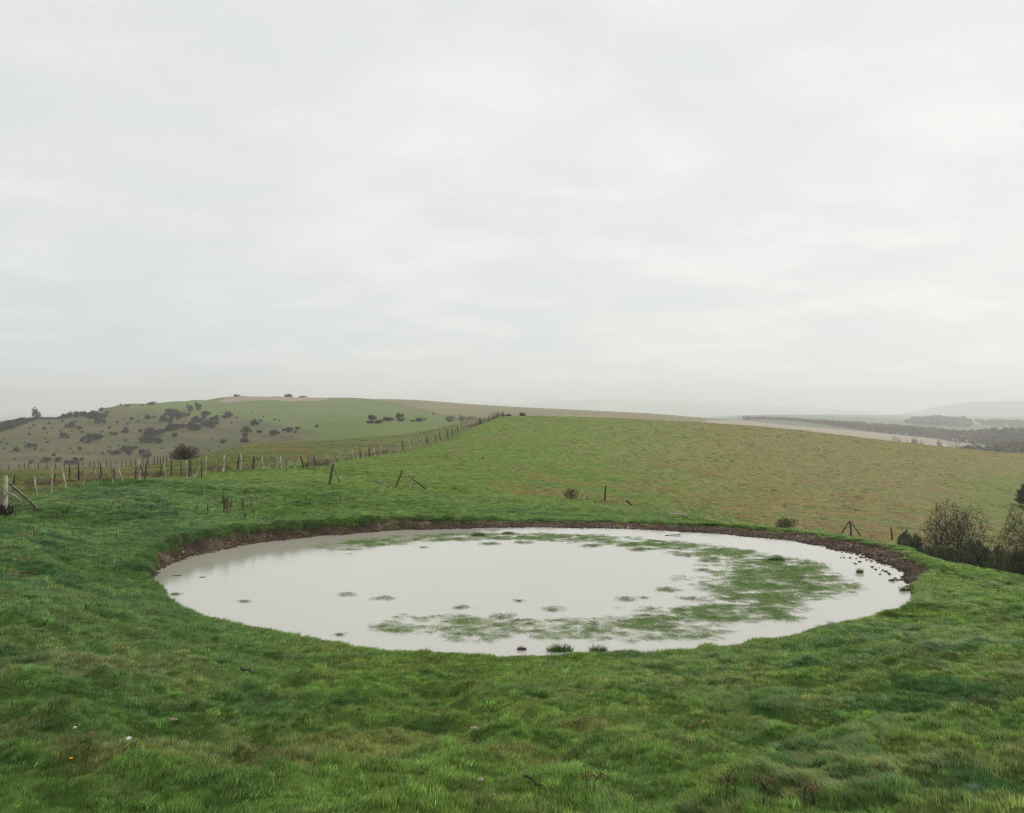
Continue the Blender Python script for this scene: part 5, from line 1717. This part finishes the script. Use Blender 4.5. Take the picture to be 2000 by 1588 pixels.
# dead flower stalks in the foreground
def stalk(px, py, h, lab, seed):
    q = random.Random(seed); b = hit(px, py, 4, 12); V, Fc = [], []; W = []
    e0 = empty("dead_stalk", b)
    for s in range(2):
        ox = q.uniform(-.015, .015) + s * .02
        pts = [Vector((ox, 0, 0)), Vector((ox + q.uniform(-.01, .01), 0, h * .5)), Vector((ox + q.uniform(-.03, .03), 0, h * (1 - .2 * s)))]
        tube(V, Fc, pts, [.003, .0025, .0015], 5, cap=False)
        for k in range(7):
            t = q.uniform(.35, 1); c = pts[1].lerp(pts[2], (t - .35) / .65); a = q.uniform(0, 6.28); e = c + Vector((math.cos(a) * .04, math.sin(a) * .04, .03))
            tube(V, Fc, [c, e], [.0015, .001], 4, cap=False); W.append(e)
    mesh_obj("stem", V, Fc, M_TWIG, e0)
    V, Fc = [], []
    for e in W:
        for _ in range(7):
            c = e + Vector((q.gauss(0, .006), q.gauss(0, .006), q.gauss(0, .006))); u = Vector((q.gauss(0, 1), q.gauss(0, 1), q.gauss(0, 1))).normalized() * .006; v = u.orthogonal().normalized() * .004
            bb = len(V); V += [c - u, c - v, c + u, c + v]; Fc.append((bb, bb + 1, bb + 2, bb + 3))
    mesh_obj("seed_head", V, Fc, M_DOCK, e0)
    tag(e0, lab, "plant stalk", "dead stalks in the foreground grass")


stalk(1422, 1563, .13, "thin dead stalk left of the taller one, bottom right", 1)
stalk(1485, 1575, .17, "tallest branching dead stalk near the bottom right edge", 2)
stalk(1149, 1553, .13, "short dark dead stalk in the bottom middle grass", 3)
stalk(1577, 1580, .12, "faint slender dead stalk, rightmost in the foreground", 4)


def flower(px, py, c, lab):
    b = hit(px, py, 4, 15); e0 = empty("flower", b)
    V, Fc = [], []; tube(V, Fc, [(0, 0, 0), (0, 0, .10)], [.0012, .001], 4); mesh_obj("stem", V, Fc, M_GORSE, e0)
    V, Fc = [], []
    for k in range(12):
        a = 2 * math.pi * k / 12; bb = len(V); r = .014
        V += [(0, 0, .10), (r * .6 * math.cos(a - .25), r * .6 * math.sin(a - .25), .106), (r * math.cos(a), r * math.sin(a), .108), (r * .6 * math.cos(a + .25), r * .6 * math.sin(a + .25), .106)]; Fc.append((bb, bb + 1, bb + 2, bb + 3))
    mesh_obj("petals", V, Fc, simple_mat("petal", c, c, 5, .8, bump=0), e0)
    tag(e0, lab, "flower")


flower(139, 1515, (.8, .42, .02), "small orange-yellow flower in the bottom left grass")
flower(1374, 1438, (.8, .42, .02), "small orange-yellow flower in the foreground grass right of centre")
flower(177, 1466, (.55, .08, .22), "small pink flower right of the white flint, bottom left")

# ------------------------------------------------------------------ the hazy air
V = [(x, y, z) for z in (-80.5, 108) for y in (-60, 10600) for x in (-12500, 12500)]
Fc = [(0, 2, 3, 1), (4, 5, 7, 6), (0, 1, 5, 4), (2, 6, 7, 3), (0, 4, 6, 2), (1, 3, 7, 5)]
mh, nt = new_mat("haze_air")
out = nd(nt, 'ShaderNodeOutputMaterial'); pv = nd(nt, 'ShaderNodeVolumePrincipled')
pv.inputs['Color'].default_value = (0.99, 0.995, 1.0, 1)
pv.inputs['Density'].default_value = 0.00030
pv.inputs['Anisotropy'].default_value = 0.3
nt.links.new(pv.outputs[0], out.inputs['Volume'])
mh.cycles.homogeneous_volume = True if hasattr(mh.cycles, 'homogeneous_volume') else None
hz = mesh_obj("haze", V, Fc, mh)
tag(hz, "thin pale mist filling the valleys", kind='stuff')
